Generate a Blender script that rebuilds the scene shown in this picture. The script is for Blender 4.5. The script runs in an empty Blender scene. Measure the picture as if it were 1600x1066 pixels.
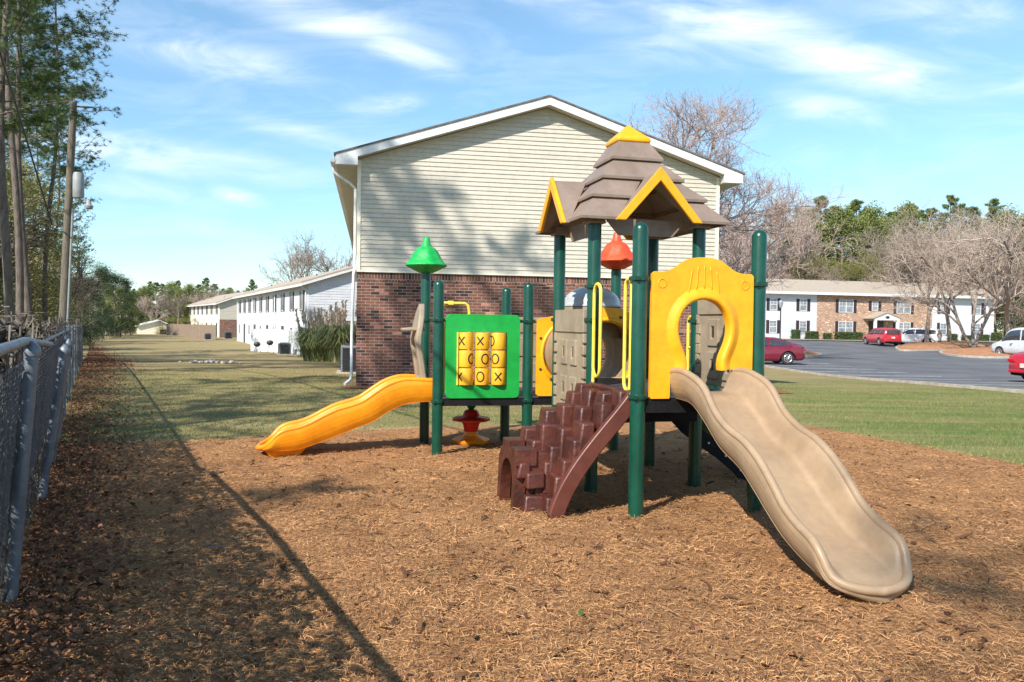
import bpy, math, random
import numpy as np
from mathutils import Vector, Matrix, noise
from mathutils.geometry import tessellate_polygon
from mathutils.bvhtree import BVHTree
random.seed(7); RNG = np.random.default_rng(7)
R = math.radians; PI = math.pi
scene = bpy.context.scene
col = scene.collection

# ------------------------------------------------------------------ camera
CAM_H, PITCH, ROLL, FPX = 1.58, -0.0229, 0.0144, 1241.0
cd = bpy.data.cameras.new('camera'); cam = bpy.data.objects.new('camera', cd); col.objects.link(cam)
cd.sensor_width = 36; cd.lens = 36*FPX/1600; cd.clip_end = 2000; cd.clip_start = .05
cam.matrix_world = (Matrix.Translation((0, 0, CAM_H)) @ Matrix.Rotation(R(90)+PITCH, 4, 'X')
                    @ Matrix.Rotation(ROLL, 4, 'Z'))
scene.camera = cam

# ------------------------------------------------------------------ light
SUN_AZ = (-0.53, -0.848); SUN_EL = R(39.5)
scene.view_settings.view_transform = 'Standard'; scene.view_settings.look = 'None'
scene.view_settings.gamma = 1.0; scene.view_settings.exposure = 0.76
sd = bpy.data.lights.new('sun', 'SUN'); sd.energy = 4.4; sd.angle = R(.5); sd.color = (1, .94, .85)
so = bpy.data.objects.new('sun', sd); col.objects.link(so)
so.rotation_euler = Vector((SUN_AZ[0]*math.cos(SUN_EL), SUN_AZ[1]*math.cos(SUN_EL), math.sin(SUN_EL))).to_track_quat('Z', 'Y').to_euler()

w = bpy.data.worlds.new('World'); scene.world = w; w.use_nodes = True
nt = w.node_tree; nt.nodes.clear(); L = nt.links.new
def wn(t, **k):
    n = nt.nodes.new(t)
    for a, b in k.items(): setattr(n, a, b)
    return n
sky = wn('ShaderNodeTexSky', sky_type='NISHITA', sun_disc=False)
sky.sun_elevation = SUN_EL; sky.sun_rotation = math.atan2(SUN_AZ[0], SUN_AZ[1])
sky.air_density = 1.0; sky.dust_density = .15; sky.ozone_density = 1.6
tc = wn('ShaderNodeTexCoord'); sep = wn('ShaderNodeSeparateXYZ'); L(tc.outputs['Generated'], sep.inputs[0])
def wm(op, a, b=None, c=None):
    n = wn('ShaderNodeMath', operation=op)
    for i, v in enumerate((a, b, c)):
        if v is None: continue
        if isinstance(v, (int, float)): n.inputs[i].default_value = v
        else: L(v, n.inputs[i])
    return n.outputs[0]
ay = wm('MAXIMUM', wm('ABSOLUTE', sep.outputs['Y']), .08)
cu = wm('DIVIDE', sep.outputs['X'], ay); cv = wm('DIVIDE', sep.outputs['Z'], ay)
cmb = wn('ShaderNodeCombineXYZ'); L(cu, cmb.inputs[0]); L(cv, cmb.inputs[1])
def ell(px, py, hl, hw, ang, amp):
    # one cirrus bank, laid out by direction in the sky
    m = wn('ShaderNodeMapping', vector_type='TEXTURE'); L(cmb.outputs[0], m.inputs[0])
    m.inputs['Location'].default_value = ((px-800)/1241, (503-py)/1241, 0)
    m.inputs['Rotation'].default_value = (0, 0, R(ang))
    m.inputs['Scale'].default_value = (hl/1241, hw/1241, 1)
    l = wn('ShaderNodeVectorMath', operation='LENGTH'); L(m.outputs[0], l.inputs[0])
    mr = wn('ShaderNodeMapRange', interpolation_type='SMOOTHSTEP'); L(l.outputs['Value'], mr.inputs[0])
    mr.inputs[1].default_value = 1.0; mr.inputs[2].default_value = 0.0
    mr.inputs[3].default_value = 0; mr.inputs[4].default_value = amp
    return mr.outputs[0]
banks = [(470, 25, 260, 50, -13, 1.0), (620, 80, 130, 42, -24, .75), (300, 95, 230, 50, -8, .65), (250, 250, 280, 48, -7, .85),
         (1130, 30, 260, 75, -14, .8), (1330, 95, 260, 60, -12, 1.0), (1620, 120, 220, 40, 2, .6), (1280, 165, 110, 38, -8, .55),
         (370, 312, 60, 24, -15, .6), (210, 300, 120, 30, -10, .4), (600, 165, 90, 28, 8, .45), (460, 210, 150, 30, -12, .4), (1500, 20, 200, 50, -4, .4),
         (900, 20, 300, 60, -20, .35), (-200, 150, 300, 90, -10, .8), (1900, 60, 300, 90, -8, .8)]
tot = None
for b in banks:
    e = ell(b[0], b[1], b[2]*1.1, b[3]*.85, b[4], b[5]*.85); tot = e if tot is None else wm('MAXIMUM', tot, e)
mp = wn('ShaderNodeMapping'); L(cmb.outputs[0], mp.inputs[0]); mp.inputs['Rotation'].default_value = (0, 0, R(13)); mp.inputs['Scale'].default_value = (5, 19, 1)
nz = wn('ShaderNodeTexNoise'); L(mp.outputs[0], nz.inputs['Vector']); nz.inputs['Scale'].default_value = 1; nz.inputs['Detail'].default_value = 10; nz.inputs['Roughness'].default_value = .62; nz.inputs['Distortion'].default_value = .6
mr2 = wn('ShaderNodeMapRange'); L(nz.outputs[0], mr2.inputs[0]); mr2.inputs[1].default_value = .3; mr2.inputs[2].default_value = .68; mr2.inputs[3].default_value = 0.0; mr2.inputs[4].default_value = 1.25
cl = wm('MULTIPLY', tot, mr2.outputs[0])
mr3 = wn('ShaderNodeMapRange'); L(nz.outputs[0], mr3.inputs[0]); mr3.inputs[1].default_value = .45; mr3.inputs[2].default_value = .8; mr3.inputs[3].default_value = 0.0; mr3.inputs[4].default_value = .22
cl = wm('MINIMUM', wm('ADD', cl, mr3.outputs[0]), .92)
mix = wn('ShaderNodeMixRGB'); L(cl, mix.inputs[0]); L(sky.outputs[0], mix.inputs[1]); mix.inputs[2].default_value = (6.4, 6.7, 7.0, 1)
hs = wn('ShaderNodeHueSaturation'); hs.inputs['Hue'].default_value = .490; hs.inputs['Saturation'].default_value = 1.08; hs.inputs['Value'].default_value = 1.0
L(sky.outputs[0], hs.inputs['Color'])
lowf = wn('ShaderNodeMapRange'); L(cv, lowf.inputs[0]); lowf.inputs[1].default_value = 0; lowf.inputs[2].default_value = .38; lowf.inputs[3].default_value = 1; lowf.inputs[4].default_value = 0
lowm = wn('ShaderNodeMixRGB', blend_type='MULTIPLY'); L(lowf.outputs[0], lowm.inputs[0]); L(hs.outputs[0], lowm.inputs[1]); lowm.inputs[2].default_value = (.60, .74, .84, 1)
L(lowm.outputs[0], mix.inputs[1])
bg = wn('ShaderNodeBackground'); bg.inputs[1].default_value = .128; L(mix.outputs[0], bg.inputs[0])
wo = wn('ShaderNodeOutputWorld'); L(bg.outputs[0], wo.inputs[0])

# ------------------------------------------------------------------ pixel ray helper (finds real ground positions)
def ray(px, py):
    c, s = math.cos(ROLL), math.sin(ROLL); dx, dy = px-800, py-533
    u = (c*dx+s*dy)/FPX; v = -(-s*dx+c*dy)/FPX
    c, s = math.cos(PITCH), math.sin(PITCH)
    return Vector((u, c-s*v, s+c*v))
def atY(px, Y, py=500):
    d = ray(px, py); return d.x/d.y*Y
def zY(px, py, Y):
    d = ray(px, py); return CAM_H+d.z/d.y*Y
def sst(a, b, x):
    t = min(1, max(0, (x-a)/(b-a))); return t*t*(3-2*t)
def gz(x, y):
    l = -1.08*sst(17, 62, y)
    r = -.48*sst(14, 36, y) + .62*sst(58, 93, y)
    k = sst(-2, 9, x)
    z = l*(1-k)+r*k
    return z + .05*sst(14, 30, y)*noise.noise(Vector((x*.09, y*.09, 0)))
def gnd(px, py):
    z = 0
    for i in range(12):
        d = ray(px, py); t = (z-CAM_H)/d.z; P = Vector((0, 0, CAM_H))+d*t; z = .5*z+.5*gz(P.x, P.y)
    return P

# ------------------------------------------------------------------ materials
def mat(name, c1, c2=None, rough=.6, scale=3, detail=4, bump=0, bscale=40, spec=.5, metal=0, coat=0, coords='Object', stretch=(1, 1, 1), rand=0, mid=(.35, .65), sss=0, transl=0, wear=.16, wear_s=9):
    m = bpy.data.materials.new(name); m.use_nodes = True; t = m.node_tree; b = t.nodes['Principled BSDF']
    b.inputs['Roughness'].default_value = rough; b.inputs['Metallic'].default_value = metal
    b.inputs['Specular IOR Level'].default_value = spec; b.inputs['Coat Weight'].default_value = coat; b.inputs['Coat Roughness'].default_value = .12
    tcn = t.nodes.new('ShaderNodeTexCoord'); mpn = t.nodes.new('ShaderNodeMapping'); mpn.inputs['Scale'].default_value = stretch
    t.links.new(tcn.outputs[coords], mpn.inputs[0])
    colout = None
    if c2 is None: b.inputs['Base Color'].default_value = (*c1, 1)
    else:
        n = t.nodes.new('ShaderNodeTexNoise'); n.inputs['Scale'].default_value = scale; n.inputs['Detail'].default_value = detail; n.inputs['Roughness'].default_value = .6
        t.links.new(mpn.outputs[0], n.inputs['Vector'])
        r = t.nodes.new('ShaderNodeMapRange'); r.inputs[1].default_value = mid[0]; r.inputs[2].default_value = mid[1]
        t.links.new(n.outputs[0], r.inputs[0])
        src = r.outputs[0]
        if rand:
            g = t.nodes.new('ShaderNodeNewGeometry'); mm = t.nodes.new('ShaderNodeMixRGB'); mm.inputs[0].default_value = rand
            t.links.new(src, mm.inputs[1]); t.links.new(g.outputs['Random Per Island'], mm.inputs[2]); src = mm.outputs[0]
        nf = t.nodes.new('ShaderNodeTexNoise'); nf.inputs['Scale'].default_value = wear_s; nf.inputs['Detail'].default_value = 9; nf.inputs['Roughness'].default_value = .72
        t.links.new(tcn.outputs[coords], nf.inputs['Vector'])
        wr_ = t.nodes.new('ShaderNodeMapRange'); wr_.inputs[1].default_value = .32; wr_.inputs[2].default_value = .62; wr_.inputs[3].default_value = 1-wear; wr_.inputs[4].default_value = 1.04; t.links.new(nf.outputs[0], wr_.inputs[0])
        rr_ = t.nodes.new('ShaderNodeMapRange'); rr_.inputs[1].default_value = .3; rr_.inputs[2].default_value = .7; rr_.inputs[3].default_value = min(1, rough+.5*wear); rr_.inputs[4].default_value = max(0.02, rough-.25*wear); t.links.new(nf.outputs[0], rr_.inputs[0]); t.links.new(rr_.outputs[0], b.inputs['Roughness'])
        x = t.nodes.new('ShaderNodeMixRGB'); x.inputs[1].default_value = (*c1, 1); x.inputs[2].default_value = (*c2, 1)
        t.links.new(src, x.inputs[0]); xm = t.nodes.new('ShaderNodeMixRGB'); xm.blend_type = 'MULTIPLY'; xm.inputs[0].default_value = 1
        t.links.new(x.outputs[0], xm.inputs[1]); t.links.new(wr_.outputs[0], xm.inputs[2]); t.links.new(xm.outputs[0], b.inputs['Base Color']); colout = xm
    if bump:
        n2 = t.nodes.new('ShaderNodeTexNoise'); n2.inputs['Scale'].default_value = bscale; n2.inputs['Detail'].default_value = 5
        t.links.new(mpn.outputs[0], n2.inputs['Vector'])
        bn = t.nodes.new('ShaderNodeBump'); bn.inputs['Strength'].default_value = bump; bn.inputs['Distance'].default_value = .02
        t.links.new(n2.outputs[0], bn.inputs['Height']); t.links.new(bn.outputs[0], b.inputs['Normal'])
    if transl:
        tr = t.nodes.new('ShaderNodeBsdfTranslucent'); tr.inputs[0].default_value = (*(c2 or c1), 1)
        if colout: t.links.new(colout.outputs[0], tr.inputs[0])
        ms = t.nodes.new('ShaderNodeMixShader'); ms.inputs[0].default_value = transl
        t.links.new(b.outputs[0], ms.inputs[1]); t.links.new(tr.outputs[0], ms.inputs[2])
        t.links.new(ms.outputs[0], t.nodes['Material Output'].inputs[0])
    return m

M = {}
M['post'] = mat('green_post_paint', (.002, .048, .029), (.004, .066, .04), rough=.28, scale=6, spec=.55, bump=.04, bscale=60)
M['clamp'] = mat('green_clamp_metal', (.002, .042, .026), (.005, .06, .036), rough=.35, scale=20)
M['black'] = mat('black_coated_steel', (.006, .006, .007), (.012, .012, .013), rough=.7, scale=30, bump=.1, bscale=120, spec=.2)
M['deck'] = mat('dark_deck_vinyl', (.03, .032, .04), (.07, .075, .085), rough=.55, scale=5, bump=.1, bscale=80)
M['yellow'] = mat('yellow_plastic', (.86, .36, .008), (.90, .42, .012), rough=.36, scale=3, bump=.06, bscale=25, spec=.5)
M['orange'] = mat('orange_yellow_plastic', (.80, .26, .006), (.88, .33, .01), rough=.34, scale=2.5, bump=.08, bscale=18)
M['rail'] = mat('yellow_rail_coating', (.82, .62, .06), (.88, .70, .10), rough=.4, scale=20, bump=.1, bscale=60)
M['beige'] = mat('beige_plastic', (.30, .205, .125), (.38, .27, .17), rough=.42, scale=1.6, bump=.08, bscale=22, mid=(.3, .7))
M['taupe'] = mat('taupe_plastic', (.28, .22, .15), (.35, .28, .20), rough=.5, scale=4, bump=.1, bscale=30)
M['roofp'] = mat('brown_roof_plastic', (.21, .155, .12), (.275, .205, .165), rough=.5, scale=3, bump=.12, bscale=30, stretch=(1, 1, .25))
M['brown'] = mat('red_brown_plastic', (.05, .012, .007), (.105, .027, .015), rough=.44, scale=6, bump=.35, bscale=22, spec=.6, mid=(.4, .62))
M['brownrail'] = mat('red_brown_rail_plastic', (.10, .027, .018), (.135, .04, .026), rough=.42, scale=5, bump=.1, bscale=25)
M['pgreen'] = mat('bright_green_plastic', (.006, .30, .045), (.012, .37, .06), rough=.38, scale=3, bump=.08, bscale=22)
M['cgreen'] = mat('green_cone_plastic', (.008, .33, .06), (.014, .44, .09), rough=.45, scale=14, bump=.3, bscale=45)
M['dgreen'] = mat('deep_green_plastic', (.004, .17, .045), (.006, .2, .055), rough=.35, scale=5)
M['cred'] = mat('orange_red_plastic', (.74, .055, .014), (.84, .10, .03), rough=.45, scale=14, bump=.3, bscale=45)
M['sred'] = mat('red_spinner_plastic', (.62, .02, .012), (.7, .035, .02), rough=.35, scale=6)
M['gyel'] = mat('yellow_cylinder_plastic', (.80, .40, .02), (.86, .47, .03), rough=.36, scale=4, bump=.08, bscale=25)
M['ink'] = mat('dark_marking', (.02, .012, .008), rough=.6)
M['dome'] = mat('clear_dome_plastic', (.36, .37, .38), (.50, .51, .52), rough=.25, scale=3, spec=.6, coat=.3)
M['bolt'] = mat('steel_bolt', (.55, .55, .55), rough=.35, metal=.9)
M['darkbolt'] = mat('dark_bolt', (.05, .03, .02), rough=.5)
M['galv'] = mat('galvanised_steel', (.13, .155, .19), (.21, .24, .28), rough=.5, scale=8, metal=.35, bump=.1, bscale=30)
M['wire'] = mat('fence_wire_steel', (.09, .10, .12), (.16, .175, .19), rough=.55, scale=10, metal=.3)
M['sidingT'] = mat('tan_vinyl_siding', (.505, .465, .385), (.555, .515, .43), rough=.55, scale=1.2, bump=.03, bscale=60, stretch=(.3, 1, 3))
M['sidingW'] = mat('white_vinyl_siding', (.58, .60, .64), (.67, .69, .72), rough=.55, scale=1.2, stretch=(.3, 1, 3))
M['white'] = mat('white_trim_paint', (.70, .70, .70), (.77, .77, .77), rough=.45, scale=3)
M['cream'] = mat('cream_siding', (.74, .70, .56), (.8, .76, .62), rough=.55, scale=2)
M['soffit'] = mat('soffit_vinyl', (.5, .47, .4), (.56, .53, .46), rough=.6, scale=3)
M['shingle'] = mat('grey_shingles', (.10, .09, .085), (.19, .17, .155), rough=.95, scale=9, detail=8, bump=.5, bscale=25, mid=(.3, .7))
M['shingleT'] = mat('tan_shingles', (.33, .27, .21), (.45, .38, .30), rough=.95, scale=6, detail=8, bump=.5, bscale=14, mid=(.3, .7))
M['glass'] = mat('window_glass', (.12, .14, .17), (.35, .38, .42), rough=.08, scale=1.2, spec=.9, mid=(.3, .7))
M['shutter'] = mat('dark_shutter', (.035, .02, .03), (.05, .032, .042), rough=.6, scale=8)
M['door'] = mat('dark_door', (.03, .04, .05), (.05, .06, .07), rough=.4, scale=4)
M['wood'] = mat('weathered_fence_wood', (.17, .12, .085), (.30, .225, .165), rough=.9, scale=4, stretch=(9, 9, .6), bump=.3, bscale=20)
M['polewood'] = mat('utility_pole_wood', (.10, .085, .065), (.19, .165, .13), rough=.9, scale=5, stretch=(6, 6, .5), bump=.4, bscale=15)
M['acm'] = mat('grey_painted_metal', (.12, .14, .16), (.17, .19, .21), rough=.45, scale=8)
M['dark'] = mat('dark_metal_and_shade', (.015, .016, .018), (.03, .03, .033), rough=.5, scale=9)
M['conc'] = mat('concrete_kerb', (.36, .32, .26), (.52, .47, .39), rough=.95, scale=3, detail=8, bump=.2, bscale=30)
M['asph'] = mat('worn_asphalt', (.085, .087, .095), (.155, .155, .165), rough=.92, scale=.35, detail=10, bump=.2, bscale=60, mid=(.35, .7))
M['paint'] = mat('worn_road_paint', (.42, .42, .43), (.78, .78, .78), rough=.8, scale=3, detail=8, mid=(.35, .6))
M['tyre'] = mat('tyre_rubber', (.018, .018, .018), (.03, .03, .03), rough=.85, scale=9)
M['rim'] = mat('alloy_rim', (.5, .5, .52), (.62, .62, .64), rough=.3, scale=9, metal=.7)
M['carglass'] = mat('car_glass', (.03, .035, .045), (.05, .06, .075), rough=.06, scale=2, spec=.9)
M['maroon'] = mat('maroon_car_paint', (.16, .008, .02), (.19, .01, .025), rough=.25, scale=2, coat=.8)
M['redcar'] = mat('red_car_paint', (.45, .012, .03), (.52, .016, .04), rough=.28, scale=2, coat=.8)
M['whitecar'] = mat('white_car_paint', (.74, .75, .76), (.8, .8, .81), rough=.3, scale=2, coat=.6)
M['silver'] = mat('silver_car_paint', (.5, .55, .6), (.58, .62, .66), rough=.3, scale=2, coat=.6)
M['tail'] = mat('red_tail_lamp', (.5, .01, .015), rough=.2, coat=.8)
M['plate'] = mat('licence_plate', (.7, .55, .5), (.8, .7, .6), rough=.4, scale=9)
M['strand'] = mat('shredded_wood_mulch', (.34, .14, .055), (.86, .50, .23), rough=.9, scale=2.2, rand=.6, mid=(.3, .7), spec=.1, wear=.5, wear_s=1.6)
M['chip'] = mat('dark_wood_chips', (.07, .03, .018), (.24, .125, .065), rough=.95, scale=3, rand=.8, spec=.1)
M['straw'] = mat('red_pine_straw', (.16, .045, .02), (.34, .13, .06), rough=.95, scale=3, detail=10, bump=.8, bscale=50, rand=.0, mid=(.3, .7))
M['strawo'] = mat('orange_pine_straw', (.32, .13, .055), (.50, .25, .12), rough=.95, scale=2, detail=10, bump=.8, bscale=30, mid=(.3, .7))
M['leafd'] = mat('dead_brown_leaves', (.09, .045, .025), (.34, .15, .07), rough=.8, scale=2, rand=.85, transl=.15)
M['leafgrey'] = mat('grey_dead_leaf', (.10, .085, .085), (.17, .14, .13), rough=.7, scale=9)
M['leafgreen'] = mat('fresh_green_leaf', (.05, .17, .03), (.08, .25, .05), rough=.5, scale=9, transl=.2)
M['blade'] = mat('lawn_grass_blades', (.075, .175, .02), (.36, .30, .12), rough=.75, scale=.45, detail=6, rand=.35, transl=.25, mid=(.32, .66), coords='Object')
M['bark'] = mat('pine_bark', (.085, .07, .058), (.19, .155, .13), rough=.95, scale=5, detail=8, stretch=(3, 3, .6), bump=.6, bscale=12)
M['barkg'] = mat('grey_bark', (.20, .165, .135), (.36, .30, .25), rough=.95, scale=5, detail=6, stretch=(3, 3, .7), bump=.5, bscale=12)
M['twig'] = mat('bare_twigs', (.22, .175, .14), (.36, .29, .24), rough=.9, scale=1.5)
M['twigp'] = mat('pinkish_budding_twigs', (.40, .29, .25), (.58, .46, .40), rough=.9, scale=1.5)
M['twigl'] = mat('pale_tan_twigs', (.36, .28, .22), (.52, .42, .34), rough=.9, scale=1.5)
M['twigd'] = mat('dark_twigs', (.12, .095, .07), (.2, .165, .13), rough=.9, scale=1.5)
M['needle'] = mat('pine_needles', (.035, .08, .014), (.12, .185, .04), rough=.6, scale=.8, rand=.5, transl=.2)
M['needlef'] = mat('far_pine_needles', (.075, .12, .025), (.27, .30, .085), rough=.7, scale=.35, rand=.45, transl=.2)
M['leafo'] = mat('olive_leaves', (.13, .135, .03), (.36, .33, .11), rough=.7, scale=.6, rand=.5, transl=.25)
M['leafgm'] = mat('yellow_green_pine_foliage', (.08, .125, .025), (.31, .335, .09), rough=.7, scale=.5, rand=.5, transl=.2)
M['vinel'] = mat('dark_vine_leaves', (.018, .02, .014), (.085, .07, .05), rough=.8, scale=2, rand=.7)
M['leafe'] = mat('dark_evergreen_leaves', (.012, .03, .008), (.045, .08, .02), rough=.6, scale=.6, rand=.4, transl=.15)
M['leafh'] = mat('hedge_leaves', (.045, .07, .015), (.12, .15, .04), rough=.7, scale=2, rand=.5, transl=.2)
M['pampas'] = mat('pampas_blades', (.20, .26, .09), (.46, .50, .26), rough=.8, scale=1, rand=.6, transl=.4)
M['plume'] = mat('pampas_plumes', (.6, .5, .4), (.78, .68, .57), rough=.9, scale=2, rand=.5, transl=.3)
M['rock'] = mat('pale_rock', (.24, .23, .21), (.42, .40, .37), rough=.9, scale=4, bump=.4, bscale=8)
M['soil_shade'] = mat('soil_and_culvert_shade', (.045, .033, .024), (.10, .075, .05), rough=1, scale=3, bump=.5, bscale=12)
M['coneg'] = mat('transformer_grey', (.24, .27, .28), (.31, .33, .34), rough=.5, scale=4)
M['cable'] = mat('black_cable', (.012, .012, .012), rough=.6)

def brickmat(name, ca, cb, cc, mortar, bw=.215, bh=.0735, ms=.011):
    m = bpy.data.materials.new(name); m.use_nodes = True; t = m.node_tree; b = t.nodes['Principled BSDF']; l = t.links.new
    tcn = t.nodes.new('ShaderNodeTexCoord'); s = t.nodes.new('ShaderNodeSeparateXYZ'); l(tcn.outputs['Object'], s.inputs[0])
    ad = t.nodes.new('ShaderNodeMath'); ad.operation = 'ADD'; l(s.outputs[0], ad.inputs[0]); l(s.outputs[1], ad.inputs[1])
    c = t.nodes.new('ShaderNodeCombineXYZ'); l(ad.outputs[0], c.inputs[0]); l(s.outputs[2], c.inputs[1])
    br = t.nodes.new('ShaderNodeTexBrick'); l(c.outputs[0], br.inputs['Vector'])
    br.inputs['Scale'].default_value = 1; br.inputs['Brick Width'].default_value = bw; br.inputs['Row Height'].default_value = bh
    br.inputs['Mortar Size'].default_value = ms/2; br.inputs['Mortar Smooth'].default_value = .15
    br.inputs['Color1'].default_value = (0, 0, 0, 1); br.inputs['Color2'].default_value = (1, 1, 1, 1); br.inputs['Mortar'].default_value = (.5, .5, .5, 1); br.inputs['Bias'].default_value = 0
    cr = t.nodes.new('ShaderNodeValToRGB'); e = cr.color_ramp.elements
    e[0].position = 0; e[0].color = (*cc, 1); e[1].position = 1; e[1].color = (*[min(1, v*2.3+.06) for v in cb], 1)
    for p_, c_ in ((.14, cc), (.2, ca), (.55, cb), (.84, ca), (.93, [v*1.2 for v in cb])):
        q = e.new(p_); q.color = (*c_, 1)
    l(br.outputs['Color'], cr.inputs[0])
    n = t.nodes.new('ShaderNodeTexNoise'); n.inputs['Scale'].default_value = 24; n.inputs['Detail'].default_value = 6; l(tcn.outputs['Object'], n.inputs['Vector'])
    mu = t.nodes.new('ShaderNodeMixRGB'); mu.blend_type = 'MULTIPLY'; mu.inputs[0].default_value = .8; l(cr.outputs[0], mu.inputs[1])
    rr = t.nodes.new('ShaderNodeMapRange'); rr.inputs[1].default_value = .3; rr.inputs[2].default_value = .7; rr.inputs[3].default_value = .55; rr.inputs[4].default_value = 1.3; l(n.outputs[0], rr.inputs[0]); l(rr.outputs[0], mu.inputs[2])
    mx = t.nodes.new('ShaderNodeMixRGB'); l(br.outputs['Fac'], mx.inputs[0]); l(mu.outputs[0], mx.inputs[1]); mx.inputs[2].default_value = (*mortar, 1)
    l(mx.outputs[0], b.inputs['Base Color']); b.inputs['Roughness'].default_value = .9
    bp = t.nodes.new('ShaderNodeBump'); bp.inputs['Strength'].default_value = .7; bp.inputs['Distance'].default_value = .006; bp.invert = True
    l(br.outputs['Fac'], bp.inputs['Height']); l(bp.outputs[0], b.inputs['Normal'])
    return m
M['brick'] = brickmat('red_brown_brick', (.155, .058, .038), (.205, .078, .05), (.05, .024, .023), (.33, .28, .23))
M['soldier'] = brickmat('soldier_course_brick', (.145, .055, .037), (.195, .074, .048), (.05, .024, .023), (.33, .28, .23), bw=.0735, bh=.215)
M['brickt'] = brickmat('tan_brick', (.38, .21, .13), (.50, .30, .19), (.26, .13, .085), (.55, .48, .40))

def lawnmat():
    m = bpy.data.materials.new('dormant_lawn'); m.use_nodes = True; t = m.node_tree; b = t.nodes['Principled BSDF']; l = t.links.new
    tcn = t.nodes.new('ShaderNodeTexCoord')
    def nz(sc, det=6, st=(1, 1, 1)):
        mpn = t.nodes.new('ShaderNodeMapping'); mpn.inputs['Scale'].default_value = st; l(tcn.outputs['Object'], mpn.inputs[0])
        n = t.nodes.new('ShaderNodeTexNoise'); n.inputs['Scale'].default_value = sc; n.inputs['Detail'].default_value = det; n.inputs['Roughness'].default_value = .65; l(mpn.outputs[0], n.inputs['Vector']); return n.outputs[0]
    def mr(x, a, b2, c=0, d=1):
        r = t.nodes.new('ShaderNodeMapRange'); l(x, r.inputs[0]); r.inputs[1].default_value = a; r.inputs[2].default_value = b2; r.inputs[3].default_value = c; r.inputs[4].default_value = d; return r.outputs[0]
    def mx(f, a, c, bt='MIX'):
        x = t.nodes.new('ShaderNodeMixRGB'); x.blend_type = bt
        if isinstance(f, float): x.inputs[0].default_value = f
        else: l(f, x.inputs[0])
        for i, v in ((1, a), (2, c)):
            if isinstance(v, tuple): x.inputs[i].default_value = (*v, 1)
            else: l(v, x.inputs[i])
        return x.outputs[0]
    s = t.nodes.new('ShaderNodeSeparateXYZ'); l(tcn.outputs['Object'], s.inputs[0])
    # greener towards the right lawn, browner far left
    gx = mr(s.outputs[0], -4, 7, -.04, .27); gy = mr(s.outputs[1], 12, 36, .02, .30)
    a = nz(.42, 7, (.55, 1.5, 1)); ad = t.nodes.new('ShaderNodeMath'); ad.operation = 'SUBTRACT'; l(a, ad.inputs[0]); l(gx, ad.inputs[1])
    a2 = t.nodes.new('ShaderNodeMath'); a2.operation = 'ADD'; l(ad.outputs[0], a2.inputs[0]); l(gy, a2.inputs[1])
    c = mx(mr(a2.outputs[0], .24, .50), (.065, .175, .018), (.42, .31, .16))
    c = mx(mr(nz(1.7), .35, .7, 0, .75), c, (.24, .20, .085))
    c = mx(mr(nz(55, 8), .3, .7, 0, .55), c, (.12, .11, .045))
    c = mx(mr(nz(14, 8), .55, .75, 0, .5), c, (.31, .25, .12))
    c = mx(mr(nz(.9, 5, (.16, 1.6, 1)), .47, .64, 0, .45), c, (.13, .125, .045))  # dark streaks: tree shadows across the lawn put into the grass colour
    c = mx(mr(nz(.7, 5, (.12, 1.9, 1)), .5, .68, 0, .42), c, (.44, .33, .19))
    l(c, b.inputs['Base Color']); b.inputs['Roughness'].default_value = .95; b.inputs['Specular IOR Level'].default_value = .15
    bp = t.nodes.new('ShaderNodeBump'); bp.inputs['Strength'].default_value = .8; bp.inputs['Distance'].default_value = .03; l(nz(38, 6), bp.inputs['Height']); l(bp.outputs[0], b.inputs['Normal'])
    return m
M['lawn'] = lawnmat()
def mulchmat():
    m = bpy.data.materials.new('mulch_bed'); m.use_nodes = True; t = m.node_tree; b = t.nodes['Principled BSDF']; l = t.links.new
    tcn = t.nodes.new('ShaderNodeTexCoord')
    def nz(sc, st=(1, 1, 1), rot=0, d=0):
        mpn = t.nodes.new('ShaderNodeMapping'); mpn.inputs['Scale'].default_value = st; mpn.inputs['Rotation'].default_value = (0, 0, rot); l(tcn.outputs['Object'], mpn.inputs[0])
        n = t.nodes.new('ShaderNodeTexNoise'); n.inputs['Scale'].default_value = sc; n.inputs['Detail'].default_value = 6; n.inputs['Distortion'].default_value = d; n.inputs['Roughness'].default_value = .7; l(mpn.outputs[0], n.inputs['Vector']); return n.outputs[0]
    f1 = nz(16, (1, 5, 1), .5, .8); f2 = nz(17, (5, 1, 1), .3, .8)
    mxm = t.nodes.new('ShaderNodeMath'); mxm.operation = 'MAXIMUM'; l(f1, mxm.inputs[0]); l(f2, mxm.inputs[1])
    r = t.nodes.new('ShaderNodeValToRGB'); l(mxm.outputs[0], r.inputs[0]); e = r.color_ramp.elements
    e[0].position = .38; e[0].color = (.12, .055, .028, 1); e[1].position = .78; e[1].color = (.78, .45, .21, 1); q = e.new(.55); q.color = (.46, .24, .11, 1)
    n3 = nz(1.1); x = t.nodes.new('ShaderNodeMixRGB'); x.blend_type = 'MULTIPLY'; x.inputs[0].default_value = .6
    rr = t.nodes.new('ShaderNodeMapRange'); l(n3, rr.inputs[0]); rr.inputs[1].default_value = .3; rr.inputs[2].default_value = .7; rr.inputs[3].default_value = .6; rr.inputs[4].default_value = 1.25
    l(r.outputs[0], x.inputs[1]); l(rr.outputs[0], x.inputs[2]); l(x.outputs[0], b.inputs['Base Color'])
    b.inputs['Roughness'].default_value = .95; b.inputs['Specular IOR Level'].default_value = .1
    bp = t.nodes.new('ShaderNodeBump'); bp.inputs['Strength'].default_value = 1; bp.inputs['Distance'].default_value = .03; l(mxm.outputs[0], bp.inputs['Height']); l(bp.outputs[0], b.inputs['Normal'])
    return m
M['mulch'] = mulchmat()

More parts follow.
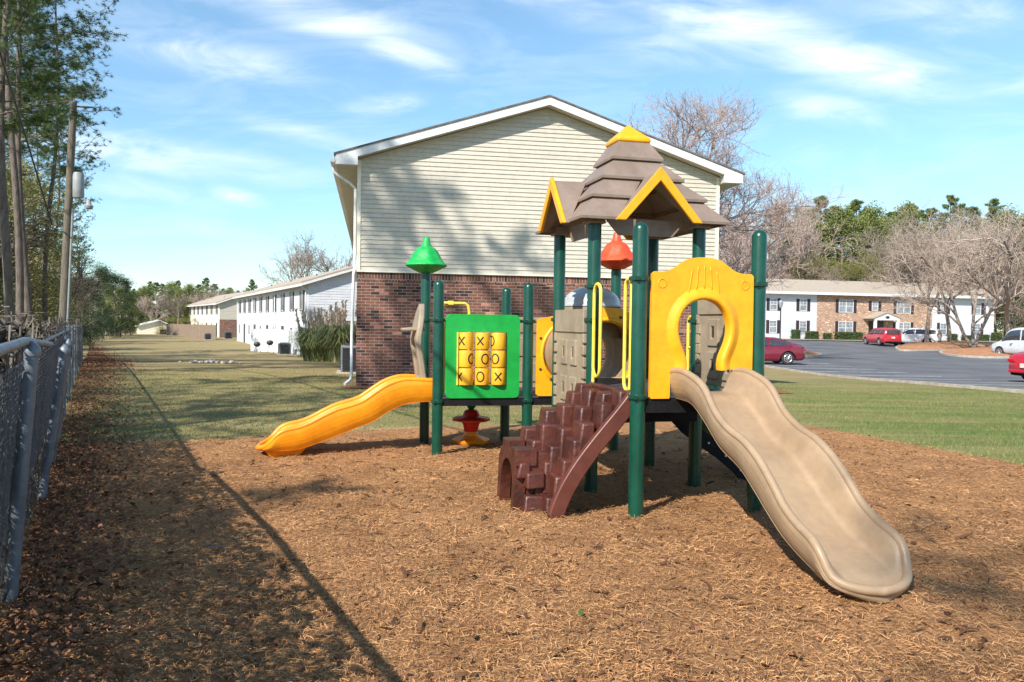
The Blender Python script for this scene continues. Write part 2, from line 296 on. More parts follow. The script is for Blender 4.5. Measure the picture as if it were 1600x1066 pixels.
# ------------------------------------------------------------------ mesh helpers
def tag(o, label=None, cat=None, group=None, kind=None):
    if label: o['label'] = label
    if cat: o['category'] = cat
    if group: o['group'] = group
    if kind: o['kind'] = kind
    return o
def empty(name, loc, rz=0, label=None, cat=None, group=None):
    o = bpy.data.objects.new(name, None); col.objects.link(o); o.empty_display_size = .2
    o.location = loc; o.rotation_euler = (0, 0, rz); return tag(o, label, cat, group)
class MB:
    def __init__(s): s.v = []; s.f = []; s.m = []; s.cur = 0
    def add(s, vs, fs):
        n = len(s.v); s.v += [tuple(v) for v in vs]
        for f in fs: s.f.append(tuple(i+n for i in f)); s.m.append(s.cur)
        return s
    def box(s, x0, x1, y0, y1, z0, z1):
        return s.add([(x0, y0, z0), (x1, y0, z0), (x1, y1, z0), (x0, y1, z0), (x0, y0, z1), (x1, y0, z1), (x1, y1, z1), (x0, y1, z1)],
                     [(3, 2, 1, 0), (4, 5, 6, 7), (0, 1, 5, 4), (1, 2, 6, 5), (2, 3, 7, 6), (3, 0, 4, 7)])
    def obox(s, c, size, rot=None, taper=1):
        hx, hy, hz = [v/2 for v in size]; vs = []
        for z, k in ((-hz, 1), (hz, taper)):
            for x, y in ((-hx, -hy), (hx, -hy), (hx, hy), (-hx, hy)):
                p = Vector((x*k, y*k, z)); p = rot @ p if rot else p; vs.append(p+Vector(c))
        return s.add(vs, [(3, 2, 1, 0), (4, 5, 6, 7), (0, 1, 5, 4), (1, 2, 6, 5), (2, 3, 7, 6), (3, 0, 4, 7)])
    def tube(s, pts, r, n=8, caps=True, closed=False):
        pts = [Vector(p) for p in pts]; k = len(pts); rr = r if isinstance(r, (list, tuple)) else [r]*k
        vs = []; up = None
        for i, p in enumerate(pts):
            if closed: d = pts[(i+1) % k]-pts[i-1]
            else: d = pts[min(i+1, k-1)]-pts[max(i-1, 0)]
            d.normalize()
            if up is None:
                up = Vector((0, 0, 1)) if abs(d.z) < .9 else Vector((1, 0, 0))
            a = d.cross(up)
            if a.length < 1e-5: a = d.orthogonal()
            a.normalize(); b = a.cross(d); up = b
            for j in range(n):
                t = 2*PI*j/n; vs.append(p+(a*math.cos(t)+b*math.sin(t))*rr[i])
        fs = []
        for i in range(k if closed else k-1):
            i2 = (i+1) % k
            for j in range(n): fs.append((i*n+j, i*n+(j+1) % n, i2*n+(j+1) % n, i2*n+j))
        if caps and not closed: fs.append(tuple(range(n-1, -1, -1))); fs.append(tuple((k-1)*n+j for j in range(n)))
        return s.add(vs, fs)
    def lathe(s, prof, c=(0, 0, 0), n=24, wob=None):
        vs = []; fs = []; k = len(prof)
        for i, (r, z) in enumerate(prof):
            for j in range(n):
                t = 2*PI*j/n; q = r*(wob(t, i) if wob else 1); vs.append((c[0]+q*math.cos(t), c[1]+q*math.sin(t), c[2]+z))
        for i in range(k-1):
            for j in range(n): fs.append((i*n+j, i*n+(j+1) % n, (i+1)*n+(j+1) % n, (i+1)*n+j))
        fs.append(tuple(range(n-1, -1, -1))); fs.append(tuple((k-1)*n+j for j in range(n)))
        return s.add(vs, fs)
    def prism(s, outer, holes, fn, t0, t1):
        """polygon in (a,b) extruded t0..t1 ; fn(a,b,t)->xyz"""
        loops = [outer]+list(holes); flat = [p for lp in loops for p in lp]
        tri = tessellate_polygon([[Vector((p[0], p[1], 0)) for p in lp] for lp in loops])
        n = len(flat); vs = [fn(p[0], p[1], t0) for p in flat]+[fn(p[0], p[1], t1) for p in flat]
        fs = []
        for a, b, c in tri:
            ar = (flat[b][0]-flat[a][0])*(flat[c][1]-flat[a][1])-(flat[c][0]-flat[a][0])*(flat[b][1]-flat[a][1])
            if ar < 0: a, c = c, a
            fs += [(a, b, c), (c+n, b+n, a+n)]
        o = 0
        for lp in loops:
            k = len(lp)
            for i in range(k): a, b = o+i, o+(i+1) % k; fs.append((b, a, a+n, b+n))
            o += k
        return s.add(vs, fs)
    def grid(s, rows, closed=False):
        n = len(rows[0]); vs = [p for r in rows for p in r]; fs = []
        for i in range(len(rows)-1):
            for j in range(n if closed else n-1):
                j2 = (j+1) % n; fs.append((i*n+j, i*n+j2, (i+1)*n+j2, (i+1)*n+j))
        return s.add(vs, fs)
    def build(s, name, m, parent=None, smooth=False, bevel=0, seg=2, sub=0, fix=True, loc=None, rz=0, ang=40, solid=0, label=None):
        me = bpy.data.meshes.new(name); me.from_pydata(s.v, [], s.f)
        ms = m if isinstance(m, (list, tuple)) else [m]
        for q in ms: me.materials.append(q)
        if len(ms) > 1: me.polygons.foreach_set('material_index', s.m)
        if fix:
            import bmesh
            b = bmesh.new(); b.from_mesh(me); bmesh.ops.remove_doubles(b, verts=b.verts, dist=1e-5); bmesh.ops.recalc_face_normals(b, faces=b.faces); b.to_mesh(me); b.free()
        if smooth:
            me.polygons.foreach_set('use_smooth', [True]*len(me.polygons))
            if ang < 180: me.set_sharp_from_angle(angle=R(ang))
        o = bpy.data.objects.new(name, me); col.objects.link(o)
        if parent: o.parent = parent
        if loc: o.location = loc
        o.rotation_euler = (0, 0, rz)
        if solid: q = o.modifiers.new('solid', 'SOLIDIFY'); q.thickness = solid; q.offset = -1
        if bevel: q = o.modifiers.new('bevel', 'BEVEL'); q.width = bevel; q.segments = seg; q.limit_method = 'ANGLE'; q.angle_limit = R(35)
        if sub: q = o.modifiers.new('sub', 'SUBSURF'); q.levels = sub; q.render_levels = sub
        if label: o['label'] = label
        return o
def copy_tree(o, parent=None):
    c = o.copy(); col.objects.link(c); c.parent = parent
    for ch in o.children: copy_tree(ch, c)
    return c
def interp(xs, ys, x):
    """smooth (Catmull-Rom like) 1d interpolation"""
    if x <= xs[0]: return ys[0]
    if x >= xs[-1]: return ys[-1]
    i = max(j for j in range(len(xs)-1) if xs[j] <= x)
    h = xs[i+1]-xs[i]; t = (x-xs[i])/h
    def sl(j):
        a, b = max(0, j-1), min(len(xs)-1, j+1); return (ys[b]-ys[a])/(xs[b]-xs[a])
    m0, m1 = sl(i)*h, sl(i+1)*h
    return (2*t**3-3*t**2+1)*ys[i]+(t**3-2*t**2+t)*m0+(-2*t**3+3*t**2)*ys[i+1]+(t**3-t**2)*m1
def fastmesh(name, V, F, m, parent=None, kind=None):
    """V (n,3) float array, F (k,w) int array of equal polygons"""
    me = bpy.data.meshes.new(name); k, wdt = F.shape
    me.vertices.add(len(V)); me.vertices.foreach_set('co', V.astype(np.float32).ravel())
    me.loops.add(k*wdt); me.loops.foreach_set('vertex_index', F.astype(np.int32).ravel())
    me.polygons.add(k); me.polygons.foreach_set('loop_start', np.arange(0, k*wdt, wdt, dtype=np.int32)); me.polygons.foreach_set('loop_total', np.full(k, wdt, dtype=np.int32))
    me.materials.append(m); me.update(calc_edges=True)
    o = bpy.data.objects.new(name, me); col.objects.link(o)
    if parent: o.parent = parent
    return o

# ================================================================== GROUND
def lin(a, b, n): return [a+(b-a)*i/(n-1) for i in range(n)]
xs = sorted(set([round(x, 3) for x in lin(-24, 30, 109)]+[-900, -500, -300, -200, -140, -100, -80, -65, -55, -47, -40, -35, -30, -27, 33, 37, 42, 48, 55, 63, 72, 85, 100, 130, 170, 230, 320, 500, 900]))
ys = sorted(set([round(y, 3) for y in lin(2, 44, 85)]+[-60, -30, -15, -8, -3, 0, 47, 50, 54, 58, 63, 68, 74, 80, 87, 94, 102, 112, 125, 140, 160, 190, 230, 300, 420, 650, 1000]))
# mulch play bed -------------------------------------------------
edge_px = [(60, 712), (95, 693), (180, 690), (285, 688), (360, 684), (430, 680), (520, 674), (640, 667), (760, 664), (900, 660), (1040, 656), (1150, 654), (1215, 657), (1262, 664), (1320, 674), (1380, 687), (1450, 699), (1530, 714), (1610, 730), (1720, 752)]
EDGE = [(lambda P: (P.x, P.y))(gnd(*e)) for e in edge_px]
EX = np.array([p[0] for p in EDGE]); EY = np.array([p[1] for p in EDGE])
EX = np.concatenate([[-9.0], EX, [14.0]]); EY = np.concatenate([[EY[0]+.3], EY, [EY[-1]-1.6]])
def edgeY(x): return float(np.interp(x, EX, EY)) + .10*noise.noise(Vector((x*2.3, 0, 5))) + .05*noise.noise(Vector((x*9, 0, 5)))
def mh(x, y):
    e = edgeY(x)-y
    k = sst(-.03, .35, e)
    h = .045*noise.noise(Vector((x*.9, y*.9, 0)))+.03*noise.noise(Vector((x*2.7, y*2.7, 4)))+.014*noise.noise(Vector((x*8, y*8, 7)))+.007*noise.noise(Vector((x*21, y*21, 9)))
    h -= .035*math.exp(-((x-2.25)**2+(y-3.75)**2)/.35)+.03*math.exp(-((x+2.75)**2+(y-8.75)**2)/.25)+.02*math.exp(-((x+.1)**2+(y-6.3)**2)/.12)
    return -.012 + k*.030 + h*.9*sst(.0, 1.3, e) + .012*sst(.3, 1.3, e)
def under(x, y): return .14*sst(.55, 1.1, edgeY(x)-y) if -9.4 < x < 9.9 and y > 1.6 else 0
b = MB(); b.grid([[(x, y, gz(x, y)-under(x, y)) for x in xs] for y in ys])
tag(b.build('lawn_ground', M['lawn'], smooth=True, ang=180, fix=False), kind='structure')

def patch(name, pts, dz, m, step=1.0, bump=0, soft=0):
    """sheet draped on the terrain inside a world polygon"""
    x0, x1 = min(p[0] for p in pts), max(p[0] for p in pts); y0, y1 = min(p[1] for p in pts), max(p[1] for p in pts)
    import bmesh
    bm = bmesh.new(); vs = [bm.verts.new((p[0], p[1], 0)) for p in pts]; bm.faces.new(vs)
    def cut(axis, a, z):
        k = math.ceil(a/step)*step
        while k < z:
            co = (k, 0, 0) if axis == 0 else (0, k, 0); no = (1, 0, 0) if axis == 0 else (0, 1, 0)
            bmesh.ops.bisect_plane(bm, geom=bm.verts[:]+bm.edges[:]+bm.faces[:], plane_co=co, plane_no=no); k += step
    cut(0, x0, x1); cut(1, y0, y1)
    for v in bm.verts:
        v.co.z = gz(v.co.x, v.co.y)+dz+(bump*noise.noise(Vector((v.co.x*1.1, v.co.y*1.1, 3))) if bump else 0)
    bmesh.ops.recalc_face_normals(bm, faces=bm.faces)
    for f in bm.faces:
        if f.normal.z < 0: f.normal_flip()
        f.smooth = True
    me = bpy.data.meshes.new(name); bm.to_mesh(me); bm.free(); me.materials.append(m)
    o = bpy.data.objects.new(name, me); col.objects.link(o); return o

rows = []
nx, ny = 300, 300
for j in range(ny):
    r = []
    for i in range(nx):
        u = i/(nx-1)*2-1; x = 10.2*(u*.6+.4*u**3)+.2
        v = j/(ny-1); e = edgeY(x)+.04
        y = 1.3+(e-1.3)*(v**1.35)
        r.append((x, y, mh(x, y)+gz(x, y)))
    rows.append(r)
b = MB(); b.grid(rows); tag(b.build('mulch_ground', M['mulch'], smooth=True, ang=180, fix=False), kind='structure')

def strands(name, N, m, lmin, lmax, wd, ymin, ymax, power, lift, tilt, seedv, aw=0):
    rg = np.random.default_rng(seedv)
    y = ymin+(ymax-ymin)*rg.random(N)**power
    x = (rg.random(N)*2-1)*(y*.70+.6)
    ok = np.array([y[i] < edgeY(x[i])+.02-.35*max(0, rg.normal())*.2 for i in range(N)]) & (x > -2.1-(y-3)*.52)
    x, y = x[ok], y[ok]; N = len(x)
    z = np.array([mh(x[i], y[i])+gz(x[i], y[i]) for i in range(N)])+lift*rg.random(N)
    l = lmin+(lmax-lmin)*rg.random(N)**2; a = rg.random(N)*2*PI if not aw else rg.normal(0, .9, N)
    tl = rg.normal(0, tilt, N); d = np.stack([np.cos(a)*np.cos(tl), np.sin(a)*np.cos(tl), np.sin(tl)], 1)
    p = np.stack([-np.sin(a), np.cos(a), rg.normal(0, .5, N)], 1); p /= np.linalg.norm(p, axis=1)[:, None]
    wdt = wd*(.5+rg.random(N)); c = np.stack([x, y, z+.004+np.abs(np.sin(tl))*l*.35], 1)
    bend = rg.normal(0, .06, N)[:, None]*l[:, None]*p + np.stack([0*x, 0*x, np.abs(rg.normal(0, .09, N))*l], 1)
    A = c-d*l[:, None]/2; B = c+bend; C2 = c+d*l[:, None]/2; hw = p*wdt[:, None]/2
    V = np.stack([A-hw*.6, A+hw*.6, B-hw, B+hw, C2-hw*.5, C2+hw*.5], 1).reshape(-1, 3)
    base = np.arange(N)[:, None]*6
    F = np.concatenate([base+np.array([[0, 1, 3, 2]]), base+np.array([[2, 3, 5, 4]])])
    return tag(fastmesh(name, V, F, m), kind='stuff')
tag(strands('mulch_shreds', 215000, M['strand'], .012, .060, .0032, 2.3, 11.5, 1.25, .016, .22, 1), 'shredded tan and brown wood mulch strewn under the play structure', 'mulch')
tag(strands('mulch_bark_slabs', 1000, M['chip'], .06, .15, .022, 2.3, 11.5, 1.15, .012, .14, 8), 'larger dark splinters of wood lying on the mulch', 'bark splinters')
tag(strands('mulch_chips', 5500, M['chip'], .02, .075, .014, 2.3, 11.5, 1.3, .012, .2, 2), 'darker bark chips scattered through the wood mulch', 'bark chips')

# grass blades near the bed --------------------------------------
def blades(name, N, x0, x1, y0, y1, hgt, wd, seedv):
    rg = np.random.default_rng(seedv)
    y = y0+(y1-y0)*rg.random(N)**1.4; x = x0+(x1-x0)*rg.random(N)
    ok = (np.abs(x) < y*.68+.5) & np.array([y[i] > edgeY(x[i])-.05*rg.random() and rg.random() > sst(15, 31, y[i]) for i in range(N)])
    x, y = x[ok], y[ok]; N = len(x); z = np.array([gz(a, c) for a, c in zip(x, y)])
    an = rg.random(N)*2*PI; h = hgt*(.5+rg.random(N)); wv = wd*(.6+rg.random(N)*.8)
    px_, py_ = np.cos(an)*wv, np.sin(an)*wv; le = rg.normal(0, .5, (N, 2))*h[:, None]
    V = np.stack([np.stack([x-px_, y-py_, z-.004], 1), np.stack([x+px_, y+py_, z-.004], 1), np.stack([x+le[:, 0], y+le[:, 1], z+h], 1)], 1).reshape(-1, 3)
    F = np.arange(N*3).reshape(-1, 3)
    return tag(fastmesh(name, V, F, M['blade']), kind='stuff')
tag(blades('lawn_grass', 480000, -16, 20, 8.2, 31, .032, .0045, 3), 'short patchy green and tan winter grass around the mulch bed', 'grass')

# leaf litter by the fence ---------------------------------------
FD = Vector((-.466, .885, 0)).normalized(); FN = Vector((.885, .466, 0)).normalized(); F0 = Vector((-2.72, 4.27, 0))
def scatter_leaves(name, N, fn, size, m, seedv):
    rg = np.random.default_rng(seedv); V = []; F = []
    for i in range(N):
        x, y, z = fn(rg); s = size*(.6+.8*rg.random()); a = rg.random()*6.28; t = rg.normal(0, .5); rl = rg.normal(0, .5)
        Mx = Matrix.Rotation(a, 3, 'Z') @ Matrix.Rotation(t, 3, 'X') @ Matrix.Rotation(rl, 3, 'Y')
        n = len(V)
        for q in ((-1, 0, .1), (-.3, -.55, 0), (.5, -.4, .05), (1.1, 0, .25), (.5, .4, .05), (-.3, .55, 0)):
            p = Mx @ Vector(q); V.append((x+p.x*s, y+p.y*s, z+p.z*s+s*.4))
        F.append(tuple(range(n, n+6)))
    return tag(fastmesh(name, np.array(V), np.array(F), m), kind='stuff')
def leafpos(rg):
    s = rg.random()**1.3*36-2; o = abs(rg.normal(0, .28+.018*max(0, s)))+.02
    P = F0+FD*s+FN*o; zz = gz(P.x, P.y)+(mh(P.x, P.y) if P.y < edgeY(P.x) else 0)+.02*rg.random(); return P.x, P.y, zz
def leafpos3(rg):
    s = 26+rg.random()**1.2*52; o = abs(rg.normal(0, .75))+.02
    P = F0+FD*s+FN*o; return P.x, P.y, gz(P.x, P.y)+.03*rg.random()
tag(scatter_leaves('far_leaf_litter', 7000, leafpos3, .035, M['leafd'], 25), 'strip of brown leaves fading into the distance along the fence', 'leaf litter')
tag(scatter_leaves('leaf_litter', 14000, leafpos, .022, M['leafd'], 5), 'drift of dead brown leaves along the foot of the chain link fence', 'leaf litter')
def leafpos2(rg):
    y = 2.6+9*rg.random()**1.4; x = (rg.random()*2-1)*(y*.66)
    if y > edgeY(x): y = edgeY(x)-.3
    return x, y, gz(x, y)+mh(x, y)+.012
tag(scatter_leaves('fallen_leaves', 260, leafpos2, .020, M['leafd'], 6), 'odd dead leaves lying loose on the mulch', 'fallen leaves')
def one_leaf(name, px, py, s, m, label, rz):
    P = gnd(px, py); z = mh(P.x, P.y)+gz(P.x, P.y)+.03
    b = MB(); rr = []
    for i in range(9):
        t = i/8; wv = math.sin(PI*min(1, t*1.02))**.7*.34
        rr.append([((t-.5)*2*s, k*wv*s*(1+.25*(i % 2)), (abs(k)*.25*wv+.22*(t-.5)**2)*s) for k in (-1, -.5, 0, .5, 1)])
    b.grid(rr); return tag(b.build(name, m, loc=(P.x, P.y, z), rz=rz, smooth=True, solid=.002), label, 'leaf')
one_leaf('dead_leaf', 338, 873, .058, M['leafgrey'], 'curled grey dead leaf lying on the shaded left mulch', .3)
one_leaf('green_leaf', 907, 977, .035, M['leafgreen'], 'small fresh green leaf lying on the mulch in the foreground', 1.4)
one_leaf('orange_leaf', 62, 888, .06, M['leafd'], 'orange brown leaf lying beside the foot of the nearest fence post', 1.0)

# pine straw beds round the near building, dirt and drain ---------
def blob(cx, cy, rx, ry, n=26, seed=0, rot=0):
    out = []
    for i in range(n):
        t = 2*PI*i/n; k = 1+.16*noise.noise(Vector((math.cos(t)*1.5, math.sin(t)*1.5, seed)))
        x, y = rx*k*math.cos(t), ry*k*math.sin(t); out.append((cx+x*math.cos(rot)-y*math.sin(rot), cy+x*math.sin(rot)+y*math.cos(rot)))
    return out

# ================================================================== NEAR BUILDING
BLx, BLy = atY(556, 19.0, 603), 19.0; BRx, BRy = atY(1117, 20.6, 560), 20.6
BW = math.hypot(BRx-BLx, BRy-BLy); BA = math.atan2(BRy-BLy, BRx-BLx)
B1 = empty('apartment_building', (BLx, BLy, 0), BA, 'two storey apartment end wall with tan siding over red brick, right behind the playground', 'apartment building')
ZB, ZT, ZA, BD = 2.74, 5.42, 6.90, 26.0
MID = BW/2
b = MB(); b.box(0, BW, 0, BD, -.6, ZB-.2); b.build('brick_wall', M['brick'], B1)
b = MB(); b.box(-.004, BW+.004, -.006, BD, ZB-.2, ZB-.003); b.build('brick_course', M['soldier'], B1)
b = MB()   # siding: real laps on the gable end
def rakez(x): return ZT+(ZA-ZT)*(1-abs(x-MID)/MID)
z = ZB+.035; e = .1065
while z < ZA:
    z2 = min(z+e, ZA)
    def xr(zz):
        if zz <= ZT: return 0.05, BW-.05
        k = (zz-ZT)/(ZA-ZT); return .05+k*(MID-.05), BW-.05-k*(MID-.05)
    a0, a1 = xr(z); c0, c1 = xr(z2)
    wob = .0015*math.sin(z*37)
    b.add([(a0, -.052+wob, z), (a1, -.052-wob, z), (c1, -.034, z2), (c0, -.034, z2), (a0, -.03, z), (a1, -.03, z)], [(0, 1, 2, 3), (4, 5, 1, 0)])
    z += e
b.build('siding', M['sidingT'], B1, fix=False)
b = MB(); b.box(0.0, BW, -.029, BD, ZB+.001, ZT); b.prism([(0, ZT), (BW, ZT), (MID, ZA)], [], lambda a, c, t: (a, t, c), -.028, BD); b.build('upper_wall', M['sidingT'], B1)
b = MB(); b.box(-.012, .075, -.062, .3, ZB+.004, ZT-.03); b.box(BW-.075, BW+.012, -.062, .3, ZB+.004, ZT-.03); b.box(.076, BW-.076, -.058, -.01, ZB+.004, ZB+.04); b.build('corner_trim', M['cream'], B1)
# rake fascia with boxed eaves
OV = .50; zs = ZT-.20; slope = (ZA-ZT)/MID
def rk(x): return ZA+.02-abs(x-MID)*slope
outer = [(-OV, zs), (0.0, zs), (0.0, rk(0)-.02), (MID, rk(MID)-.02), (BW, rk(BW)-.02), (BW, zs), (BW+OV, zs), (BW+OV, rk(BW+OV)+.17), (MID, rk(MID)+.17), (-OV, rk(-OV)+.17)]
b = MB(); b.prism(outer, [], lambda a, c, t: (a, t, c), -.36, -.325); b.build('rake_board', M['white'], B1)
b = MB()
for s in (0, 1):
    x0, x1 = (-OV, 0.0) if s == 0 else (BW, BW+OV)
    b.box(x0, x1, -.324, BD, zs+.002, zs+.02)
b.box(-.02, -.001, -.324, -.064, zs+.021, rk(0)+.1); b.box(BW+.001, BW+.02, -.324, -.064, zs+.021, rk(BW)+.1)
b.prism([(0, rk(0)-.01), (MID, rk(MID)-.01), (BW, rk(BW)-.01), (BW, rk(BW)+.02), (MID, rk(MID)+.02), (0, rk(0)+.02)], [], lambda a, c, t: (a, t, c), -.324, -.02)
b.build('soffit', M['soffit'], B1)
b = MB(); b.box(-OV-.02, -OV, -.324, BD, zs, rk(-OV)+.15); b.box(BW+OV, BW+OV+.02, -.324, BD, zs, rk(BW+OV)+.15); b.build('eave_board', M['white'], B1)
b = MB()
q = OV+.05
b.prism([(-q, rk(-q)+.175), (MID, rk(MID)+.175), (BW+q, rk(BW+q)+.175), (BW+q, rk(BW+q)+.215), (MID, rk(MID)+.215), (-q, rk(-q)+.215)], [], lambda a, c, t: (a, t, c), -.385, BD+.3)
b.build('roof', M['shingle'], B1)
b = MB(); gx = -OV-.02
b.box(gx-.11, gx-.002, -.36, BD, zs+.03, zs+.14); gut = b.build('gutter', M['white'], B1, bevel=.02)
b = MB(); y0 = .12; wx = -.06
b.tube([(gx-.06, y0, zs+.02), (gx-.05, y0, zs-.10), (gx+.12, y0, zs-.22), (wx-.12, y0, zs-.36), (wx, y0, zs-.48), (wx, y0, ZB+.25), (wx, y0, ZB+.1), (wx-.02, y0-.02, ZB-.05), (wx-.05, y0-.03, 1.2), (wx-.05, y0-.03, .28), (wx-.07, y0-.06, .16), (wx-.2, y0-.25, .07)], .036, 10)
b.build('downspout', M['white'], gut, smooth=True, ang=60)
# side windows on the long right wall (seen from a step to the side)
for k in range(4):
    for zz in (1.0, 3.7):
        b = MB(); b.box(BW+.002, BW+.05, 3+6*k, 4.2+6*k, zz, zz+1.2); wf = b.build('window', M['white'], B1)
        b = MB(); b.box(BW+.051, BW+.056, 3.08+6*k, 4.12+6*k, zz+.08, zz+1.12); b.build('pane', M['glass'], wf)
def b1w(lx, ly): return (BLx+lx*math.cos(BA)-ly*math.sin(BA), BLy+lx*math.sin(BA)+ly*math.cos(BA))
tag(patch('pine_straw_bed', [b1w(-.35, -.1), b1w(-.2, -.75), b1w(1.2, -1.1), b1w(3, -.9), b1w(5, -1.0), b1w(7, -.9), b1w(8.6, -1.3), b1w(10.6, -1.4), b1w(11.1, .4), b1w(10.6, 3), b1w(9.3, 6), b1w(9.0, .02), b1w(0, .02)], .022, M['straw'], .35, bump=.03), kind='structure')

def ac_unit(name, x, y, z, s, rz, label, sticker=False):
    t = empty(name, (x, y, z), rz, label, 'air conditioner', 'air conditioning units beside the buildings')
    b = MB(); b.box(-.42*s, .42*s, -.42*s, .42*s, .06, .86*s)
    b.build('housing', M['acm'], t, bevel=.03)
    b = MB()
    for k in range(15):
        zz = .12*s+k*.047*s
        for a in range(4):
            rot = Matrix.Rotation(a*PI/2, 3, 'Z')
            b.obox(rot @ Vector((-.03*s, -.435*s, zz)), (.68*s, .03*s, .022*s), rot)
    b.build('louvre', M['dark'], t)
    b = MB(); b.lathe([(.34*s, 0), (.34*s, .02), (.30*s, .05), (.1*s, .06)], (0, 0, .86*s), 20); b.build('fan_grille', M['dark'], t)
    b = MB(); b.box(-.55*s, .55*s, -.5*s, .5*s, -.12, .055); b.build('pad', M['conc'], t)
    if sticker:
        b = MB(); b.box(.25*s, .37*s, -.46*s, -.452*s, .62*s, .80*s); b.build('sticker', M['rail'], t)
        b = MB(); b.box(.27*s, .37*s, -.46*s, -.452*s, .22*s, .34*s); b.build('paper_tag', M['white'], t)
P = gnd(538, 584); ac_unit('air_conditioner', P.x+.25, P.y+.4, P.z, 1.02, BA, 'grey louvred air conditioner on a slab beside the downspout of the near building', True)

# ================================================================== PLAY STRUCTURE
TH = .2487; P0 = 1.067
S = empty('play_structure', (.7564, 7.4207, 0), TH, 'playground climbing structure with green posts, tan roof, brown climber and three slides', 'play structure')
PR = .062
SY = P0
posts = {'A': (0, -P0, 2.395), 'B': (P0, -P0, 2.38), 'C': (0, 0, 2.62), 'D': (P0, 0, 2.62), 'E': (0, P0, 2.62), 'F': (P0, P0, 2.62),
         'G': (-.05, 2.10, 2.055), 'R': (P0-.0, 2.134, 2.28), 'NL': (-P0-.06, 2.10, 2.055), 'BL': (-P0-.06, 3.165, 2.25), 'BR': (-.06, 3.165, 2.04)}
for k, (x, y, h) in posts.items():
    b = MB(); pr = [(PR, -.3), (PR, h-PR*.9)]+[(PR*math.cos(t), h-PR*.9+PR*math.sin(t)) for t in (.35, .7, 1.05, 1.35, 1.52)]
    b.lathe(pr, (x, y, 0), 28); po = b.build('post', M['post'], S, smooth=True, ang=50)
    zc = {'A': [1.95, 1.0], 'B': [1.93, 1.0], 'C': [1.93, 1.62, 1.0], 'D': [1.62, 1.0], 'E': [1.62, .98], 'F': [1.62, .98], 'G': [1.60, .66], 'R': [1.6, .66], 'NL': [1.60, .66], 'BL': [1.60, .66], 'BR': [1.6, .66]}[k]
    for zz in zc:
        b = MB(); b.lathe([(PR+.001, -.022), (PR+.014, -.018), (PR+.016, 0), (PR+.014, .018), (PR+.001, .022)], (x, y, zz), 24)
        for a in (.3, 2.2, 4.1): b.obox((x+(PR+.02)*math.cos(a), y+(PR+.02)*math.sin(a), zz), (.03, .03, .03))
        b.build('clamp', M['clamp'], po, smooth=True, ang=45)
def disc_cone(x, y, z0, m, name, label):
    b = MB()
    pr = [(.02, -.0), (.09, .005), (.255, .085), (.268, .095), (.27, .105), (.262, .115), (.235, .135), (.205, .175), (.175, .225), (.15, .275), (.118, .315), (.08, .335), (.066, .345), (.066, .36), (.054, .372), (.046, .41), (.04, .445), (.024, .462), (.004, .468)]
    b.lathe(pr, (x, y, z0), 40, wob=lambda t, i: 1+.035*math.cos(8*t)*(1 if 5 < i < 12 else 0))
    return b.build(name, m, S, smooth=True, ang=50, label=label)
disc_cone(posts['BL'][0], posts['BL'][1], 2.20, M['cgreen'], 'finial', 'green bell shaped post finial')
disc_cone(posts['R'][0], posts['R'][1], 2.25, M['cred'], 'finial', 'orange red bell shaped post finial')

def deck(x0, x1, y0, y1, z, th=.09, label=None):
    b = MB(); b.box(x0, x1, y0, y1, z-.012, z); o = b.build('deck', M['deck'], S, bevel=.004, label=label)
    b = MB(); b.box(x0+.003, x1-.003, y0+.003, y0+.05, z-th, z-.014); b.box(x0+.003, x1-.003, y1-.05, y1-.003, z-th, z-.014)
    b.box(x0+.003, x0+.05, y0+.052, y1-.052, z-th, z-.014); b.box(x1-.05, x1-.003, y0+.052, y1-.052, z-th, z-.014)
    b.box(x0+.052, x1-.052, (y0+y1)/2-.025, (y0+y1)/2+.025, z-th, z-.014)
    b.build('deck_frame', M['black'], o)
deck(0.0, P0, -P0-.03, -.012, 1.0, .13); deck(0.0, P0, -.008, P0+.02, 1.0, .12)
deck(-P0-.06, -.05, 2.06, 3.2, .705, .10); deck(-.046, P0, 2.06, 3.2, .705, .10)
b = MB(); b.box(.05, P0+.0, -.06, .02, .66, .82); b.box(.3, .9, -.075, -.063, .72, .74); b.build('cross_beam', M['black'], S)

